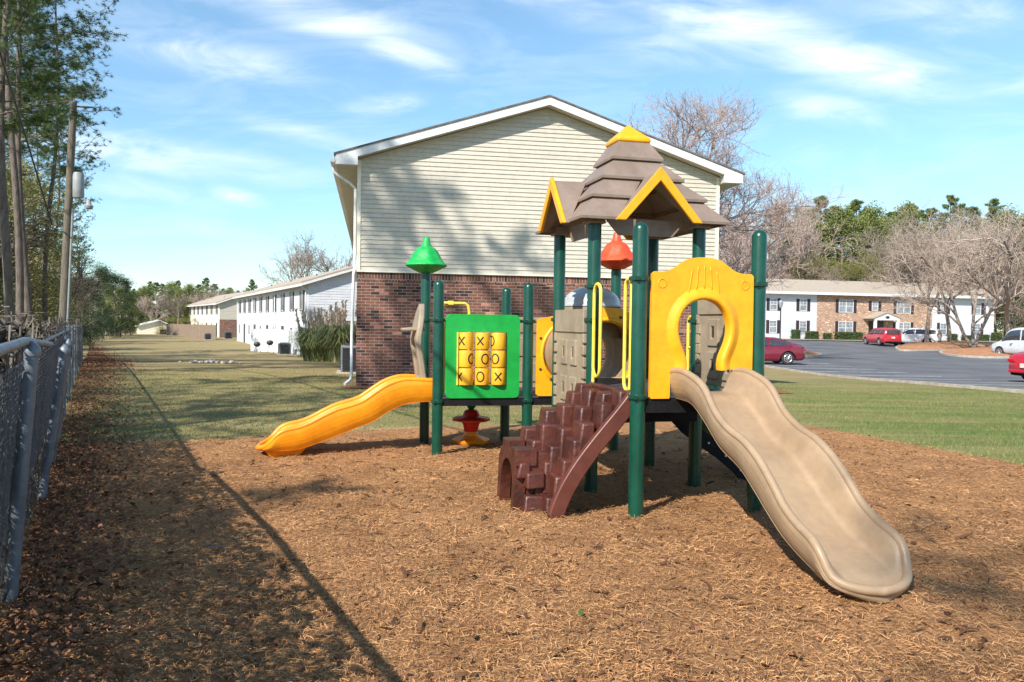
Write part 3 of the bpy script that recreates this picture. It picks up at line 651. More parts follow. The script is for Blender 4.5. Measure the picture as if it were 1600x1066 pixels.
# --- tower roof
RC = P0/2; HS = .747; ZE, ZAp = 2.56, 3.58
tiers = [(.15, 3.41, .27, 3.215), (.236, 3.19, .425, 2.995), (.390, 2.97, .59, 2.785), (.555, 2.76, HS, ZE)]
GW, GZ = .385, 2.99
b = MB()
for side in range(4):
    def hole(z): return max(0, GW*(GZ-z)/(GZ-ZE)) if side != 1 else 0
    rot = Matrix.Rotation(side*PI/2, 3, 'Z')
    def T(x, d, z): v = rot @ Vector((x, -d, 0)); return (RC+v.x, RC+v.y, z)
    for k, (s0, z0, s1, z1) in enumerate(tiers):
        s0i = s0
        n = 5
        for q in range(n):
            za, zb = z0+(z1-z0)*q/n, z0+(z1-z0)*(q+1)/n; sa, sb = s0i+(s1-s0i)*q/n, s0i+(s1-s0i)*(q+1)/n
            ha, hb = hole(za), hole(zb)
            for sg in (-1, 1):
                b.add([T(sg*ha, sa, za), T(sg*sa, sa, za), T(sg*sb, sb, zb), T(sg*hb, sb, zb)], [(0, 1, 2, 3) if sg > 0 else (3, 2, 1, 0)])
        # lip under the tier
        zl = z1-.035; hl = hole(zl); h1 = hole(z1)
        s2 = s1-.036
        for sg in (-1, 1):
            b.add([T(sg*h1, s1, z1), T(sg*s1, s1, z1), T(sg*s1*.995, s1*.995, z1-.024), T(sg*h1, s1*.995, z1-.024)], [(0, 1, 2, 3) if sg > 0 else (3, 2, 1, 0)])
            if k < 3: b.add([T(sg*h1, s1*.995, z1-.024), T(sg*s1*.995, s1*.995, z1-.024), T(sg*s2, s2, z1-.0245), T(sg*h1, s2, z1-.0245)], [(0, 1, 2, 3) if sg > 0 else (3, 2, 1, 0)])
    # gable planes
    gf = HS+.035; vs = .46
    for sg in ((-1, 1) if side != 1 else ()):
        rowsg = []
        for q in range(9):
            t = q/8; rowsg.append([T(0, gf+(vs-gf)*t, GZ), T(sg*GW*1.0*(1), gf+(HS-.0-gf)*t, ZE)])
        b.add([T(0, gf, GZ), T(0, vs-.02, GZ), T(sg*(GW+.03), HS-.0, ZE-.03), T(sg*(GW+.03), gf, ZE-.03)], [(0, 1, 2, 3) if sg < 0 else (3, 2, 1, 0)])
    if side in (0, 3):      # inner lip hanging under the gable
        yl = HS-.26
        b.add([T(-GW-.03, yl, ZE+.02), T(GW+.03, yl, ZE+.02), T(.275, yl, ZE-.135), T(-.275, yl, ZE-.135)], [(3, 2, 1, 0)])
roof = b.build('roof', M['roofp'], S, solid=.022, fix=True)
for sx in (-1, 1):
    for sy in (-1, 1):
        b = MB(); b.obox((RC+sx*RC, RC+sy*RC, ZE+.0), (.17, .17, .10), None, .8); b.build('roof_bracket', M['roofp'], roof, bevel=.012)
b = MB(); b.add([(RC-.175, RC-.175, 3.385), (RC+.175, RC-.175, 3.385), (RC+.175, RC+.175, 3.385), (RC-.175, RC+.175, 3.385),
                 (RC-.18, RC-.18, 3.43), (RC+.18, RC-.18, 3.43), (RC+.18, RC+.18, 3.43), (RC-.18, RC+.18, 3.43), (RC, RC, 3.60)],
                [(3, 2, 1, 0), (0, 1, 5, 4), (1, 2, 6, 5), (2, 3, 7, 6), (3, 0, 4, 7), (4, 5, 8), (5, 6, 8), (6, 7, 8), (7, 4, 8)])
b.build('roof_cap', M['yellow'], roof, bevel=.018, seg=3, smooth=True)
for side in (0, 2, 3):
    rot = Matrix.Rotation(side*PI/2, 3, 'Z')
    def T2(a, c, t): v = rot @ Vector((a, -t, 0)); return (RC+v.x, RC+v.y, c)
    wt = .062
    o = [(-GW-.045, ZE-.035), (-GW+.05, ZE-.035), (0, GZ-.09), (GW-.05, ZE-.035), (GW+.045, ZE-.035), (0, GZ+.035)]
    b = MB(); b.prism(o, [], T2, HS+.03, HS+.065); b.build('gable_trim', M['yellow'], roof, bevel=.008)

# --- generic slide
def slide(name, m, parent, frame, T_, rim, bot, wl, t1, tend, label, wallin=.065, fl=.055, groove=3):
    """frame(t, s, z) -> local xyz ; rim/bot: height along t"""
    NT = 64; b = MB()
    ts = [tend*(1-(1-i/NT)**1.0) for i in range(NT+1)]
    ts = [t for t in ts if t < t1]+[t1+(tend-t1)*math.sin(PI/2*i/14) for i in range(15)]
    def W(t):
        w0 = interp(*wl, t)
        if t <= t1: return w0
        k = (t-t1)/(tend-t1); return w0*math.sqrt(max(0, 1-k**2.3))+.0001
    inner = []; outerL = []
    ns = 28
    for t in ts:
        zr, zb = interp(*rim, t), interp(*bot, t); w_ = W(t); zf = min(zb+fl, zr-.03)
        row = []
        for j in range(ns+1):
            s = j/ns*2-1; a = abs(s)
            k = sst(.60, .97, a)**1.1
            end = sst(tend-.16, tend-.01, t)
            h = zf+(zr-zf)*max(k, end)
            row.append(frame(t, s*(w_-wallin*.45), h))
        inner.append(row)
    b.grid(inner)
    # outer skirts with moulded grooves
    for sg in (-1, 1):
        rws = []
        for t in ts:
            zr, zb = interp(*rim, t), interp(*bot, t); w_ = W(t); rw = []
            for j in range(15):
                v = j/14; g = 0
                for c in (.34, .5, .66)[:groove]: g += .006*math.exp(-((v-c)/.028)**2)
                bow = .016*math.sin(PI*v)-.055*v*v
                rw.append(frame(t, sg*(w_+bow-g), zr+(zb-zr)*v))
            rws.append(rw)
        b.grid(rws)
    # underside
    b.grid([[frame(t, s*(W(t)-.05), interp(*bot, t)) for s in (-1, -.5, 0, .5, 1)] for t in ts])
    # rolled rim
    path = [frame(t, W(t)-.02, interp(*rim, t)) for t in ts]+[frame(t, -W(t)+.02, interp(*rim, t)) for t in reversed(ts[:-1])]
    b.tube(path, .028, 12)
    return b.build(name, m, parent, smooth=True, ang=60, label=label)
bx0 = .565
def fr_beige(t, s, z): return (bx0+.035*t/2+s, -P0-.02-t, z)
rimB = ([0, .13, .28, .52, .71, .89, 1.10, 1.28, 1.43, 1.57, 1.72, 1.86, 1.93, 2.0, 2.14], [1.205, 1.215, 1.20, 1.12, .95, .855, .795, .70, .58, .455, .375, .325, .27, .15, .085])
botB = ([0, .1, .29, .5, .72, 1.0, 1.19, 1.345, 1.515, 1.725, 1.92, 2.14], [.985, .985, .965, .846, .697, .588, .465, .355, .25, .165, .105, .02])
slide('slide', M['beige'], S, fr_beige, 0, rimB, botB, ([0, 1.6, 1.8, 1.95, 2.1], [.30, .30, .30, .312, .315]), 1.86, 2.12, 'long beige wave slide coming down towards the camera')
def fr_yel(t, s, z): return (-P0-.09-t, 2.58+s, z)
rimY = ([0, .1, .33, .52, .67, .81, .95, 1.1, 1.24, 1.38, 1.52, 1.66, 1.74, 1.86, 1.98], [.885, .89, .895, .835, .74, .645, .595, .55, .485, .41, .355, .325, .285, .16, .10])
botY = ([0, .1, .3, .52, .69, .88, 1.09, 1.3, 1.52, 1.8, 1.98], [.63, .63, .608, .514, .405, .335, .25, .172, .105, .085, .075])
sl2 = slide('slide', M['orange'], S, fr_yel, 0, rimY, botY, ([0, 2], [.30, .30]), 1.74, 1.98, 'short orange yellow wave slide running to the left')
b = MB(); b.add([(-P0-.09-t, 2.58+s, z) for t, s, z in ((1.42, -.20, .13), (1.9, -.20, .09), (1.9, .2, .09), (1.42, .2, .13), (1.56, -.14, -.05), (1.80, -.14, -.05), (1.80, .14, -.05), (1.56, .14, -.05))],
                [(0, 1, 2, 3), (4, 5, 6, 7), (0, 1, 5, 4), (1, 2, 6, 5), (2, 3, 7, 6), (3, 0, 4, 7)]); b.build('slide_foot', M['orange'], sl2, bevel=.02)
def fr_gr(t, s, z): return (P0+.05+t, .53+s, z)
rimG = ([0, .15, .4, .65, .9, 1.2, 1.5, 1.68], [1.12, 1.12, .86, .62, .45, .3, .22, .12])
botG = ([0, .15, .3, .6, .9, 1.2, 1.5, 1.68], [.84, .78, .55, .33, .2, .1, .06, .04])
sl3 = slide('slide', M['dgreen'], S, fr_gr, 0, rimG, botG, ([0, 2], [.27, .27]), 1.5, 1.68, 'dark green slide leaving the far side of the tower', groove=0)
b = MB()
pts = [(P0-.15+t, .20, z) for t, z in ((0, .72), (.12, .60), (.3, .47), (.5, .34), (.68, .20), (.84, .04), (.95, -.05))]
for i in range(len(pts)-1):
    p, q = Vector(pts[i]), Vector(pts[i+1]); d = Vector((0, 0, .09))
    b.add([p-d, q-d, q+d, p+d, p-d+Vector((0, .03, 0)), q-d+Vector((0, .03, 0)), q+d+Vector((0, .03, 0)), p+d+Vector((0, .03, 0))], [(0, 1, 2, 3), (7, 6, 5, 4), (0, 1, 5, 4), (3, 2, 6, 7)])
sr = b.build('slide_rail', M['black'], sl3)
for i in range(len(pts)-1):
    b = MB(); b.obox(Vector(pts[i])*.5+Vector(pts[i+1])*.5-Vector((0, .006, 0)), (.018, .012, .018)); b.build('bolt', M['bolt'], sl3)

# --- keyhole entrance panel above the beige slide
def arc(cx, cz, r, a0, a1, n, rz=None): return [(cx+r*math.cos(R(a0+(a1-a0)*i/n)), cz+(rz or r)*math.sin(R(a0+(a1-a0)*i/n))) for i in range(n+1)]
def bez(p0, p1, p2, p3, n): return [tuple((1-t)**3*p0[k]+3*(1-t)**2*t*p1[k]+3*(1-t)*t*t*p2[k]+t**3*p3[k] for k in (0, 1)) for t in [i/n for i in range(1, n+1)]]
kx = .545
def half(sg):
    f = lambda x, z: (kx+sg*x, z)
    pts = [f(.0, 2.135)]
    for seg in (((.0, 2.135), (.14, 2.135), (.17, 2.10), (.23, 2.06)), ((.23, 2.06), (.29, 2.015), (.35, 2.005), (.43, 2.01))):
        pts += [f(*p) for p in bez(*seg, 7)]
    pts += [f(.452, 1.99), f(.455, 1.6), f(.455, 1.0 if sg < 0 else 1.0)]
    pts += [f(.45, .985), f(.29, .985), f(.285, 1.0), f(.285, 1.20), f(.275, 1.215)] if sg < 0 else [f(.45, .985), f(.36, .985), f(.355, 1.0), f(.31, 1.22)]
    # inner keyhole edge upwards
    pts += [f(.165, 1.215), f(.16, 1.26)]
    pts += [f(*p) for p in bez((.16, 1.26), (.165, 1.36), (.215, 1.39), (.235, 1.50), 6)]
    pts += [f(*p) for p in bez((.235, 1.50), (.26, 1.66), (.17, 1.80), (.0, 1.805), 10)]
    return pts
rh = half(1); lh = half(-1)
outline = rh[:-1]+[rh[-1]]+list(reversed(lh))[1:-1]
b = MB(); b.prism(outline, [], lambda a, c, t: (a, t, c), -P0-.045, -P0+.0); kp = b.build('entrance_panel', M['yellow'], S, bevel=.012, seg=3, label='yellow keyhole entrance panel above the beige slide')
inn = [p for p in rh if p[1] <= 1.81 and abs(p[0]-kx) < .262 and p[1] > 1.2]
inl = [(2*kx-p[0], p[1]) for p in inn]
path = [(p[0], -P0-.06, p[1]) for p in inn]+[(p[0], -P0-.06, p[1]) for p in reversed(inl)][1:]
b = MB()
rws = []
for i, p in enumerate(path):
    q = path[min(i+1, len(path)-1)]; o = path[max(i-1, 0)]
    tx, tz = q[0]-o[0], q[2]-o[2]; l = math.hypot(tx, tz) or 1; nx_, nz_ = tz/l, -tx/l
    if (p[0]-kx)*nx_+(p[2]-1.5)*nz_ < 0: nx_, nz_ = -nx_, -nz_
    rws.append([(p[0]+nx_*a, -P0+y, p[2]+nz_*a) for a, y in ((-.012, .01), (-.014, -.05), (-.006, -.075), (.012, -.082), (.04, -.07), (.07, -.052), (.095, -.042))])
b.grid(rws); b.build('rim', M['yellow'], kp, smooth=True, ang=80)
b = MB()
for k in (-2, -1, 0, 1, 2):   # moulded flutes
    pth = [(kx+k*.055*(1+.25*t), -P0-.047+.0, 2.07-.0*abs(k)-(.02*k*k)*.6-t*.19) for t in [i/6 for i in range(7)]]
    b.tube(pth, .006, 6)
b.build('flute', M['yellow'], kp, smooth=True, ang=180)
for sg in (-1, 1):
    b = MB(); b.tube([(kx+sg*.37+.035*math.cos(a), -P0-.046, 1.915+.035*math.sin(a)) for a in [2*PI*i/20 for i in range(20)]], .004, 5, closed=True); b.build('round_mark', M['yellow'], kp, smooth=True, ang=180)

# --- castle walls
def castle(xc, yc, ax, L_, z0, z1, out, name='castle_wall', label=None, ncol=2):
    """panel in the vertical plane; ax 'x' or 'y' is its long axis; out = normal side (+1/-1)"""
    def fn(a, c, t): return (xc+a, yc+t*out, c) if ax == 'x' else (xc+t*out, yc+a, c)
    b = MB(); h = L_/2-.03; zt = z1-.04
    b.prism([(-h+.02, z0), (h-.02, z0), (h-.02, zt), (-h+.02, zt)], [], fn, 0, .035)
    H_ = z1-z0; o = b.build(name, M['taupe'], S, bevel=.008, seg=2, label=label)
    b = MB()
    b.prism([(-h, z1-.22*H_/1.0), (h, z1-.22*H_/1.0), (h, z1), (-h, z1)], [], fn, -.006, .05)
    nrow = 7
    for i in range(nrow):      # quoins
        zc = z0+H_*.78*(i+.5)/nrow
        for sg in (-1, 1):
            wv = .055+(i % 2)*.022; xx = sg*(h-wv/2+.018); hh = .045
            b.prism([(xx-wv/2, zc-hh), (xx+wv/2, zc-hh), (xx+wv/2, zc+hh), (xx-wv/2, zc+hh)], [], fn, .0, .052)
    for i in range(2):
        for j in range(ncol):
            cx = (j-(ncol-1)/2)*.30*L_/1.0*(2/ncol if ncol > 1 else 1); cz = z0+H_*(.22+.36*i); w2, h2 = .10, .125
            b.prism([(cx-w2, cz-h2), (cx+w2, cz-h2), (cx+w2, cz+h2), (cx-w2, cz+h2)], [[(cx-.03, cz-.055), (cx-.03, cz+.055), (cx+.03, cz+.055), (cx+.03, cz-.055)]], fn, .0, .052)
    b.build('stone_relief', M['taupe'], o, bevel=.008, seg=2)
    for i in range(2):
        for j in range(ncol):
            cx = (j-(ncol-1)/2)*.30*L_/1.0*(2/ncol if ncol > 1 else 1); cz = z0+H_*(.22+.36*i)
            b = MB(); b.prism([(cx-.022, cz-.04), (cx+.022, cz-.04), (cx+.022, cz+.04), (cx-.022, cz+.04)], [], fn, .036, .042); b.build('slit', M['darkbolt'], o)
castle(-.02, P0/2, 'y', .96, .71, 1.72, -1, label='taupe castle wall panel left of the tower')
castle(P0+.0, -P0/2, 'y', .96, 1.03, 1.87, -1, label='taupe castle wall panel seen through the keyhole')
castle(.30, 3.19, 'x', .66, .72, 1.66, -1, label='taupe castle wall panel at the back of the low deck')
castle(-.33, 3.19, 'x', .40, .72, 1.60, -1, label='narrow taupe castle wall panel behind the game panel', ncol=1)

# --- tic tac toe panel
def rrect(x0, x1, z0, z1, r, n=5):
    o = []
    for cx, cz, a in ((x1-r, z0+r, -90), (x1-r, z1-r, 0), (x0+r, z1-r, 90), (x0+r, z0+r, 180)):
        o += arc(cx, cz, r, a, a+90, n)
    return o
gx0, gx1 = -1.045, -.165
b = MB(); b.prism(rrect(gx0, gx1, .695, 1.672, .06), [list(reversed(rrect(-.905, -.318, .845, 1.467, .03, 3)))], lambda a, c, t: (a, t, c), 2.045, 2.10)
gp_ = b.build('game_panel', M['pgreen'], S, bevel=.014, seg=3, label='bright green noughts and crosses panel')
b = MB(); b.tube([(-P0-.06+PR, 2.10, 1.6), (gx0+.02, 2.085, 1.6)], .018, 8); b.tube([(gx1-.02, 2.085, 1.6), (-.05-PR, 2.10, 1.6)], .018, 8); b.tube([(-.05+PR, 2.10, 1.6), (.07, 2.08, 1.6)], .018, 8); b.build('bracket', M['clamp'], gp_)
rc = .089
marks = [['X', 'X', 'O'], ['O', 'O', 'O'], ['X', 'O', 'X']]
angs = [[-.45, -.15, -1.0], [1.0, .55, -.35], [-.75, -.1, .1]]
for i in range(3):
    for j in range(3):
        cx = -.905+.587*(j+.5)/3; cz = 1.467-.622*(i+.5)/3; cyy = 2.075
        b = MB(); b.lathe([(rc-.012, -.098), (rc-.003, -.095), (rc, -.086), (rc, .086), (rc-.003, .095), (rc-.012, .098)], (cx, cyy, cz), 32)
        b.cur = 1; ph0 = -PI/2-TH*0+angs[i][j]-.33
        def sp(s, t): a = ph0+s/rc; return (cx+(rc+.0016)*math.cos(a), cyy+(rc+.0016)*math.sin(a), cz+t)
        def stroke(p, q, wv=.0085, n=8):
            dx, dz = q[0]-p[0], q[1]-p[1]; l = math.hypot(dx, dz); nx_, nz_ = -dz/l*wv, dx/l*wv
            rw = [[sp(p[0]+dx*k/n-nx_, p[1]+dz*k/n-nz_), sp(p[0]+dx*k/n+nx_, p[1]+dz*k/n+nz_)] for k in range(n+1)]
            b.grid(rw)
        if marks[i][j] == 'X': stroke((-.038, -.048), (.038, .048)); stroke((-.038, .048), (.038, -.048))
        else:
            b.grid([[sp(.034*math.cos(a), .048*math.sin(a)), sp(.05*math.cos(a), .064*math.sin(a))] for a in [2*PI*k/28 for k in range(29)]])
        b.build('game_cylinder', [M['gyel'], M['ink']], gp_, smooth=True, ang=35, fix=False)
b = MB()
for j in range(3): b.tube([(-.905+.587*(j+.5)/3, 2.075, .84), (-.905+.587*(j+.5)/3, 2.075, 1.47)], .012, 8)
b.build('spindle', M['bolt'], gp_)
b = MB(); b.box(-.918, -.903, 2.03, 2.12, .85, 1.462); b.build('yellow_edge', M['rail'], gp_)

# --- tunnel with bubble dome, two yellow ring panels
def ring_panel(x0, x1, y, z0, z1, zp, cx, cz, r, label):
    top = bez((x1, z1), (x1-.18, z1+.02), (x1-.25, zp), ((x0+x1)/2, zp), 8)+bez(((x0+x1)/2, zp), (x0+.25, zp), (x0+.18, z1+.02), (x0, z1), 8)
    out = [(x0, z0+.02), (x0+.02, z0), (x1-.02, z0), (x1, z0+.02), (x1, z1)]+top
    hol = [(cx+r*math.cos(2*PI*i/36), cz+r*math.sin(2*PI*i/36)) for i in range(36)]
    b = MB(); b.prism(out, [list(reversed(hol))], lambda a, c, t: (a, t, c), y-.025, y+.025)
    o = b.build('ring_panel', M['yellow'], S, bevel=.01, seg=2, label=label)
    b = MB(); b.tube([(cx+(r+.03)*math.cos(a), y-.028, cz+(r+.03)*math.sin(a)) for a in [2*PI*i/40 for i in range(40)]], .022, 8, closed=True); b.build('rim', M['yellow'], o, smooth=True, ang=180)
    for i in range(8):
        b = MB(); a = 2*PI*(i+.5)/8; b.lathe([(.016, -.008), (.016, .004), (.008, .01)], (0, 0, 0), 10)
        n = 30; seg_ = b.v[-n:]; b.v[-n:] = [(cx+(r+.085)*math.cos(a)+v[0], y-.03-v[2], cz+(r+.085)*math.sin(a)+v[1]) for v in seg_]
        b.build('bolt', M['darkbolt'], o)
ring_panel(.045, 1.03, 2.06, .715, 1.63, 1.70, .53, 1.22, .395, 'yellow ring panel at the far mouth of the tunnel')
ring_panel(.09, .98, P0+.0, 1.005, 1.66, 1.76, .535, 1.27, .33, 'yellow arched panel at the tower mouth of the tunnel')
b = MB(); rws = []
for q in range(13):
    y = P0+.03+(2.03-P0-.03)*q/12; rr_ = .405+.012*(1 if q % 3 == 1 else 0)
    rws.append([(.53+rr_*math.cos(2*PI*i/40), y, 1.235+rr_*math.sin(2*PI*i/40)) for i in range(40)])
b.grid(rws, closed=True); tn = b.build('tunnel', M['beige'], S, smooth=True, ang=60, solid=.014, label='beige crawl tunnel between the two decks')
b = MB(); b.lathe([(.335, -.30), (.335, .0), (.345, .02), (.345, .045), (.33, .05)], (.56, 1.60, 1.72), 36); b.build('turret', M['taupe'], tn, smooth=True, ang=40)
b = MB(); b.lathe([(.35, .0), (.352, .015), (.335, .02)]+[(.33*math.cos(t), .02+.22*math.sin(t)) for t in [i*PI/2/9 for i in range(0, 9)]]+[(.004, .24)], (.56, 1.60, 1.775), 36); b.build('dome', M['dome'], tn, smooth=True, ang=40)

# --- handrails
def loop(x, y, z0, z1, wv, ax, r=.0155, rungs=0, foot=0, label=None):
    """long rounded rectangle of tube in a vertical plane"""
    def f(a, z): return (x+a, y, z) if ax == 'x' else (x, y+a, z)
    rr_ = abs(wv)/2; pts = []
    for i in range(9): a = PI*i/8; pts.append(f(wv/2+rr_*math.cos(a)*(1 if wv > 0 else -1), z1-rr_+rr_*math.sin(a)))
    for i in range(9): a = PI+PI*i/8; pts.append(f(wv/2+rr_*math.cos(a)*(1 if wv > 0 else -1), z0+rr_+rr_*math.sin(a)))
    b = MB(); b.tube(pts, r, 10, closed=True)
    for k in range(rungs):
        zz = z0+(z1-z0)*(k+1)/(rungs+1); b.tube([f(0, zz), f(wv, zz)], r*.8, 8)
    if foot: b.tube([f(0, z0+.05), f(0, z0-foot)], r, 8)
    return b.build('handrail', M['rail'], S, smooth=True, ang=60, label=label)
loop(-.03, -.10, 1.10, 1.945, -.17, 'y', foot=.10)
loop(-.03, -P0+.09, 1.04, 1.955, .13, 'y', foot=.06)
loop(P0+.03, .12, 1.05, 1.67, .13, 'y', rungs=1); loop(P0+.03, P0-.12, 1.05, 1.67, -.13, 'y', rungs=1)
loop(-P0+.03, 2.26, .75, 1.58, .12, 'y', rungs=0)
b = MB()
for yy in (3.20,):
    for x0, x1 in ((-.98, -.55),):
        b.tube([(x0, yy, .70), (x0, yy, 1.72), (x0+.02, yy, 1.80), (x0+.06, yy, 1.825), (x1-.06, yy, 1.825), (x1-.02, yy, 1.80), (x1, yy, 1.72), (x1, yy, .70)], .019, 10)
        b.tube([((x0+x1)/2-.08, yy, 1.825), ((x0+x1)/2-.13, yy+.25, 1.74), ((x0+x1)/2-.14, yy+.30, 1.5), ((x0+x1)/2-.14, yy+.30, .3), ((x0+x1)/2-.14, yy+.30, -.05)], .019, 10)
        b.obox(((x0+x1)/2-.03, yy, 1.83), (.07, .05, .05))
b.build('arch_handrail', M['rail'], S, smooth=True, ang=60)

# --- beige hood beside the yellow slide (seen edge-on)
o_ = [(2.30, .86), (2.30, 1.2)]+bez((2.30, 1.2), (2.28, 1.5), (2.38, 1.74), (2.58, 1.80), 8)+bez((2.58, 1.80), (2.80, 1.74), (2.92, 1.5), (2.88, 1.2), 8)+[(2.88, .86)]
h_ = [(2.44, .90), (2.44, 1.2)]+bez((2.44, 1.2), (2.42, 1.35), (2.50, 1.47), (2.58, 1.48), 5)+bez((2.58, 1.48), (2.68, 1.47), (2.76, 1.35), (2.74, 1.2), 5)+[(2.74, .90)]
b = MB(); b.prism(o_, [list(reversed(h_))], lambda a, c, t: (t-.28*max(0, 1-abs(c-1.35)/.7)**1.3*.35, a, c), -P0-.20, -P0-.13)
hd = b.build('entrance_hood', M['taupe'], S, bevel=.02, seg=3, label='taupe arched hood over the yellow slide')
b = MB(); rws = []
for i in range(7):
    t = i/6; rws.append([(-P0-.17-.27*t, 2.38+.40*k*(1-.35*t)+.0, 1.50+.03*(1-t)*(1-(2*k-1)**2)+zz) for k in (0, .25, .5, .75, 1) for zz in (0,)])
b.grid(rws); b.build('visor', M['taupe'], hd, solid=.035, bevel=.01, smooth=True)

# --- brown rock climber
import bmesh
def soft_block(b, x0, x1, y0, y1, z0, z1, rg):
    j = lambda s=.012: rg.uniform(-s, s)
    b.add([(x0-.012+j(), y0-.01+j(), z0), (x1, y0+j(), z0), (x1, y1+j(), z0), (x0-.012+j(), y1+.01+j(), z0),
           (x0+.012+j(), y0+.012+j(), z1+j(.01)), (x1, y0+.012+j(), z1), (x1, y1-.012+j(), z1), (x0+.012+j(), y1-.012+j(), z1+j(.01))],
          [(3, 2, 1, 0), (4, 5, 6, 7), (0, 1, 5, 4), (1, 2, 6, 5), (2, 3, 7, 6), (3, 0, 4, 7)])
rg = random.Random(3); b = MB()
arcz = [0, .114, .293, .497, .703, .883, 1.03]; arcx = [-.67, -.63, -.55, -.44, -.31, -.14, 0]
pz = [0, .3, .5, .6, .7, .8, .86, .92, 1.0, 1.04]; pn = [-.76, -.66, -.59, -.53, -.47, -.39, -.33, -.25, -.13, -.08]; pf = [-.93, -.86, -.79, -.73, -.64, -.53, -.45, -.33, -.22, -.12]
cols_ = [(-.965, -.755, 0), (-.755, -.53, .35), (-.53, -.31, .9), (-.31, -.10, 1)]
offs = [.03, .11, .0, .07]
for ci, (y0, y1, f_) in enumerate(cols_):
    zz = (.15 if ci < 2 else .58)+offs[ci]
    while zz < 1.12:
        zt = min(zz, 1.035); zq = max(0, zt-.03)
        xf = float(np.interp(zq, pz, pn))*(1-f_)+float(np.interp(zq, pz, pf))*f_+rg.uniform(-.02, .02)
        xr_ = float(np.interp(max(0, zt-.12), arcz, arcx))+.0
        soft_block(b, xf, max(xr_, xf+.13), y0+rg.uniform(-.006, .01), y1+rg.uniform(-.01, .006), max(-.1, zt-.26), zt, rg)
        zz += rg.choice([.13, .15, .17])
cl_ = b.build('climber', M['brown'], S, bevel=.019, seg=3, smooth=True, ang=50, label='red brown moulded rock climber')
# little tower with crawl arch at the foot
b = MB(); xf, xb = -.935, -.56; y0, y1 = -.70, -.14
rows_ = []
ar = [(-.62, -.1), (-.62, .20)]+arc(-.42, .22, .20, 180, 0, 10)+[(-.22, -.1)]
ar = [(y, z) for y, z in ar]
o2 = [(y0, -.1), (y1, -.1), (y1+.03, .40), (y1-.06, .50), (y0+.10, .52), (y0-.0, .46)]
hole_ = list(reversed([(y, z if z > 0 else -.095) for y, z in ar]))
b.prism(o2, [hole_], lambda a, c, t: (t+.05*c, a, c), xf, xf+.10)
b.prism([(xf+.101, -.1), (xb, -.1), (xb, .50), (xf+.14, .50)], [], lambda a, c, t: (a, t, c), y0, y0+.05)
b.prism([(xf+.101, -.1), (xb, -.1), (xb, .50), (xf+.14, .50)], [], lambda a, c, t: (a, t, c), y1-.05, y1)
b.box(xf+.12, xb, y0+.051, y1-.051, .44, .505); b.box(xf+.02, xf+.20, y0-.02, y0+.16, .40, .54); b.box(xf+.05, xf+.2, y1-.2, y1+.01, .44, .56)
b.build('crawl_arch', M['brown'], cl_, bevel=.02, seg=3, smooth=True, ang=50)
b = MB()
rg = random.Random(9)
for (x0, x1, yy, z0, z1) in ((-.90, -.79, -.71, .30, .43), (-.87, -.74, -.74, -.08, .10), (-.86, -.70, -.80, .02, .17), (-.84, -.68, -.76, .22, .36)):
    soft_block(b, x0, x1, yy-.03, yy+.12, z0, z1, rg)
b.build('foot_rocks', M['brown'], cl_, bevel=.018, seg=3, smooth=True, ang=50)
# side rails (near one follows a convex arc)
for yy, dx in ((-1.0, 0), (-.09, -.05)):
    rws = []
    for i in range(25):
        t = i/24; zq = 1.04-1.10*t; xq = float(np.interp(zq, arcz, arcx)) if zq > 0 else -.70-.0
        xq = -.02-.70*math.sin(t*PI/2*.94)**1.12*(1) - .0
        # tangent-normal thickness
        rws.append([(xq-.02, yy-.035, zq+.012), (xq-.02, yy+.035, zq+.012), (xq+.09, yy+.035, zq-.055), (xq+.09, yy-.035, zq-.055)])
    b = MB(); b.grid(rws, closed=True); b.build('climber_rail', M['brownrail'], cl_, bevel=.010, seg=2, smooth=True, ang=50)
b = MB(); b.box(-.06, .02, -.98, -.10, .985, 1.04); b.build('climber_lip', M['brown'], cl_, bevel=.018, seg=3)

# --- spinner stack under the far end
b = MB(); spx, spy = -.55, 2.98
P = None
sp_ = [('dgreen', .62, [(.03, -.16), (.07, -.10), (.10, -.04), (.13, -.01), (.235, .0), (.24, .02), (.22, .035), (.05, .05)]),
       ('sred', .32, [(.05, -.18), (.085, -.14), (.10, -.06), (.12, -.02), (.235, .0), (.24, .02), (.22, .04), (.11, .06), (.09, .12), (.06, .14)]),
       ('orange', .08, [(.06, -.12), (.14, -.08), (.22, -.05), (.235, -.03), (.24, .0), (.20, .02), (.10, .05), (.08, .12), (.06, .14)])]
prev = None
for mk, zz, pr in sp_:
    b = MB(); b.lathe(pr, (spx, spy, zz), 32, wob=lambda t, i: 1+.03*math.cos(6*t))
    b.build('spinner_disc', M[mk], S, smooth=True, ang=50, label={'dgreen': 'green wavy spinner disc', 'sred': 'red wavy spinner disc', 'orange': 'yellow wavy spinner disc'}[mk])
b = MB(); b.tube([(spx, spy, -.1), (spx, spy, .7)], .03, 10); b.build('spinner_pole', M['clamp'], S)

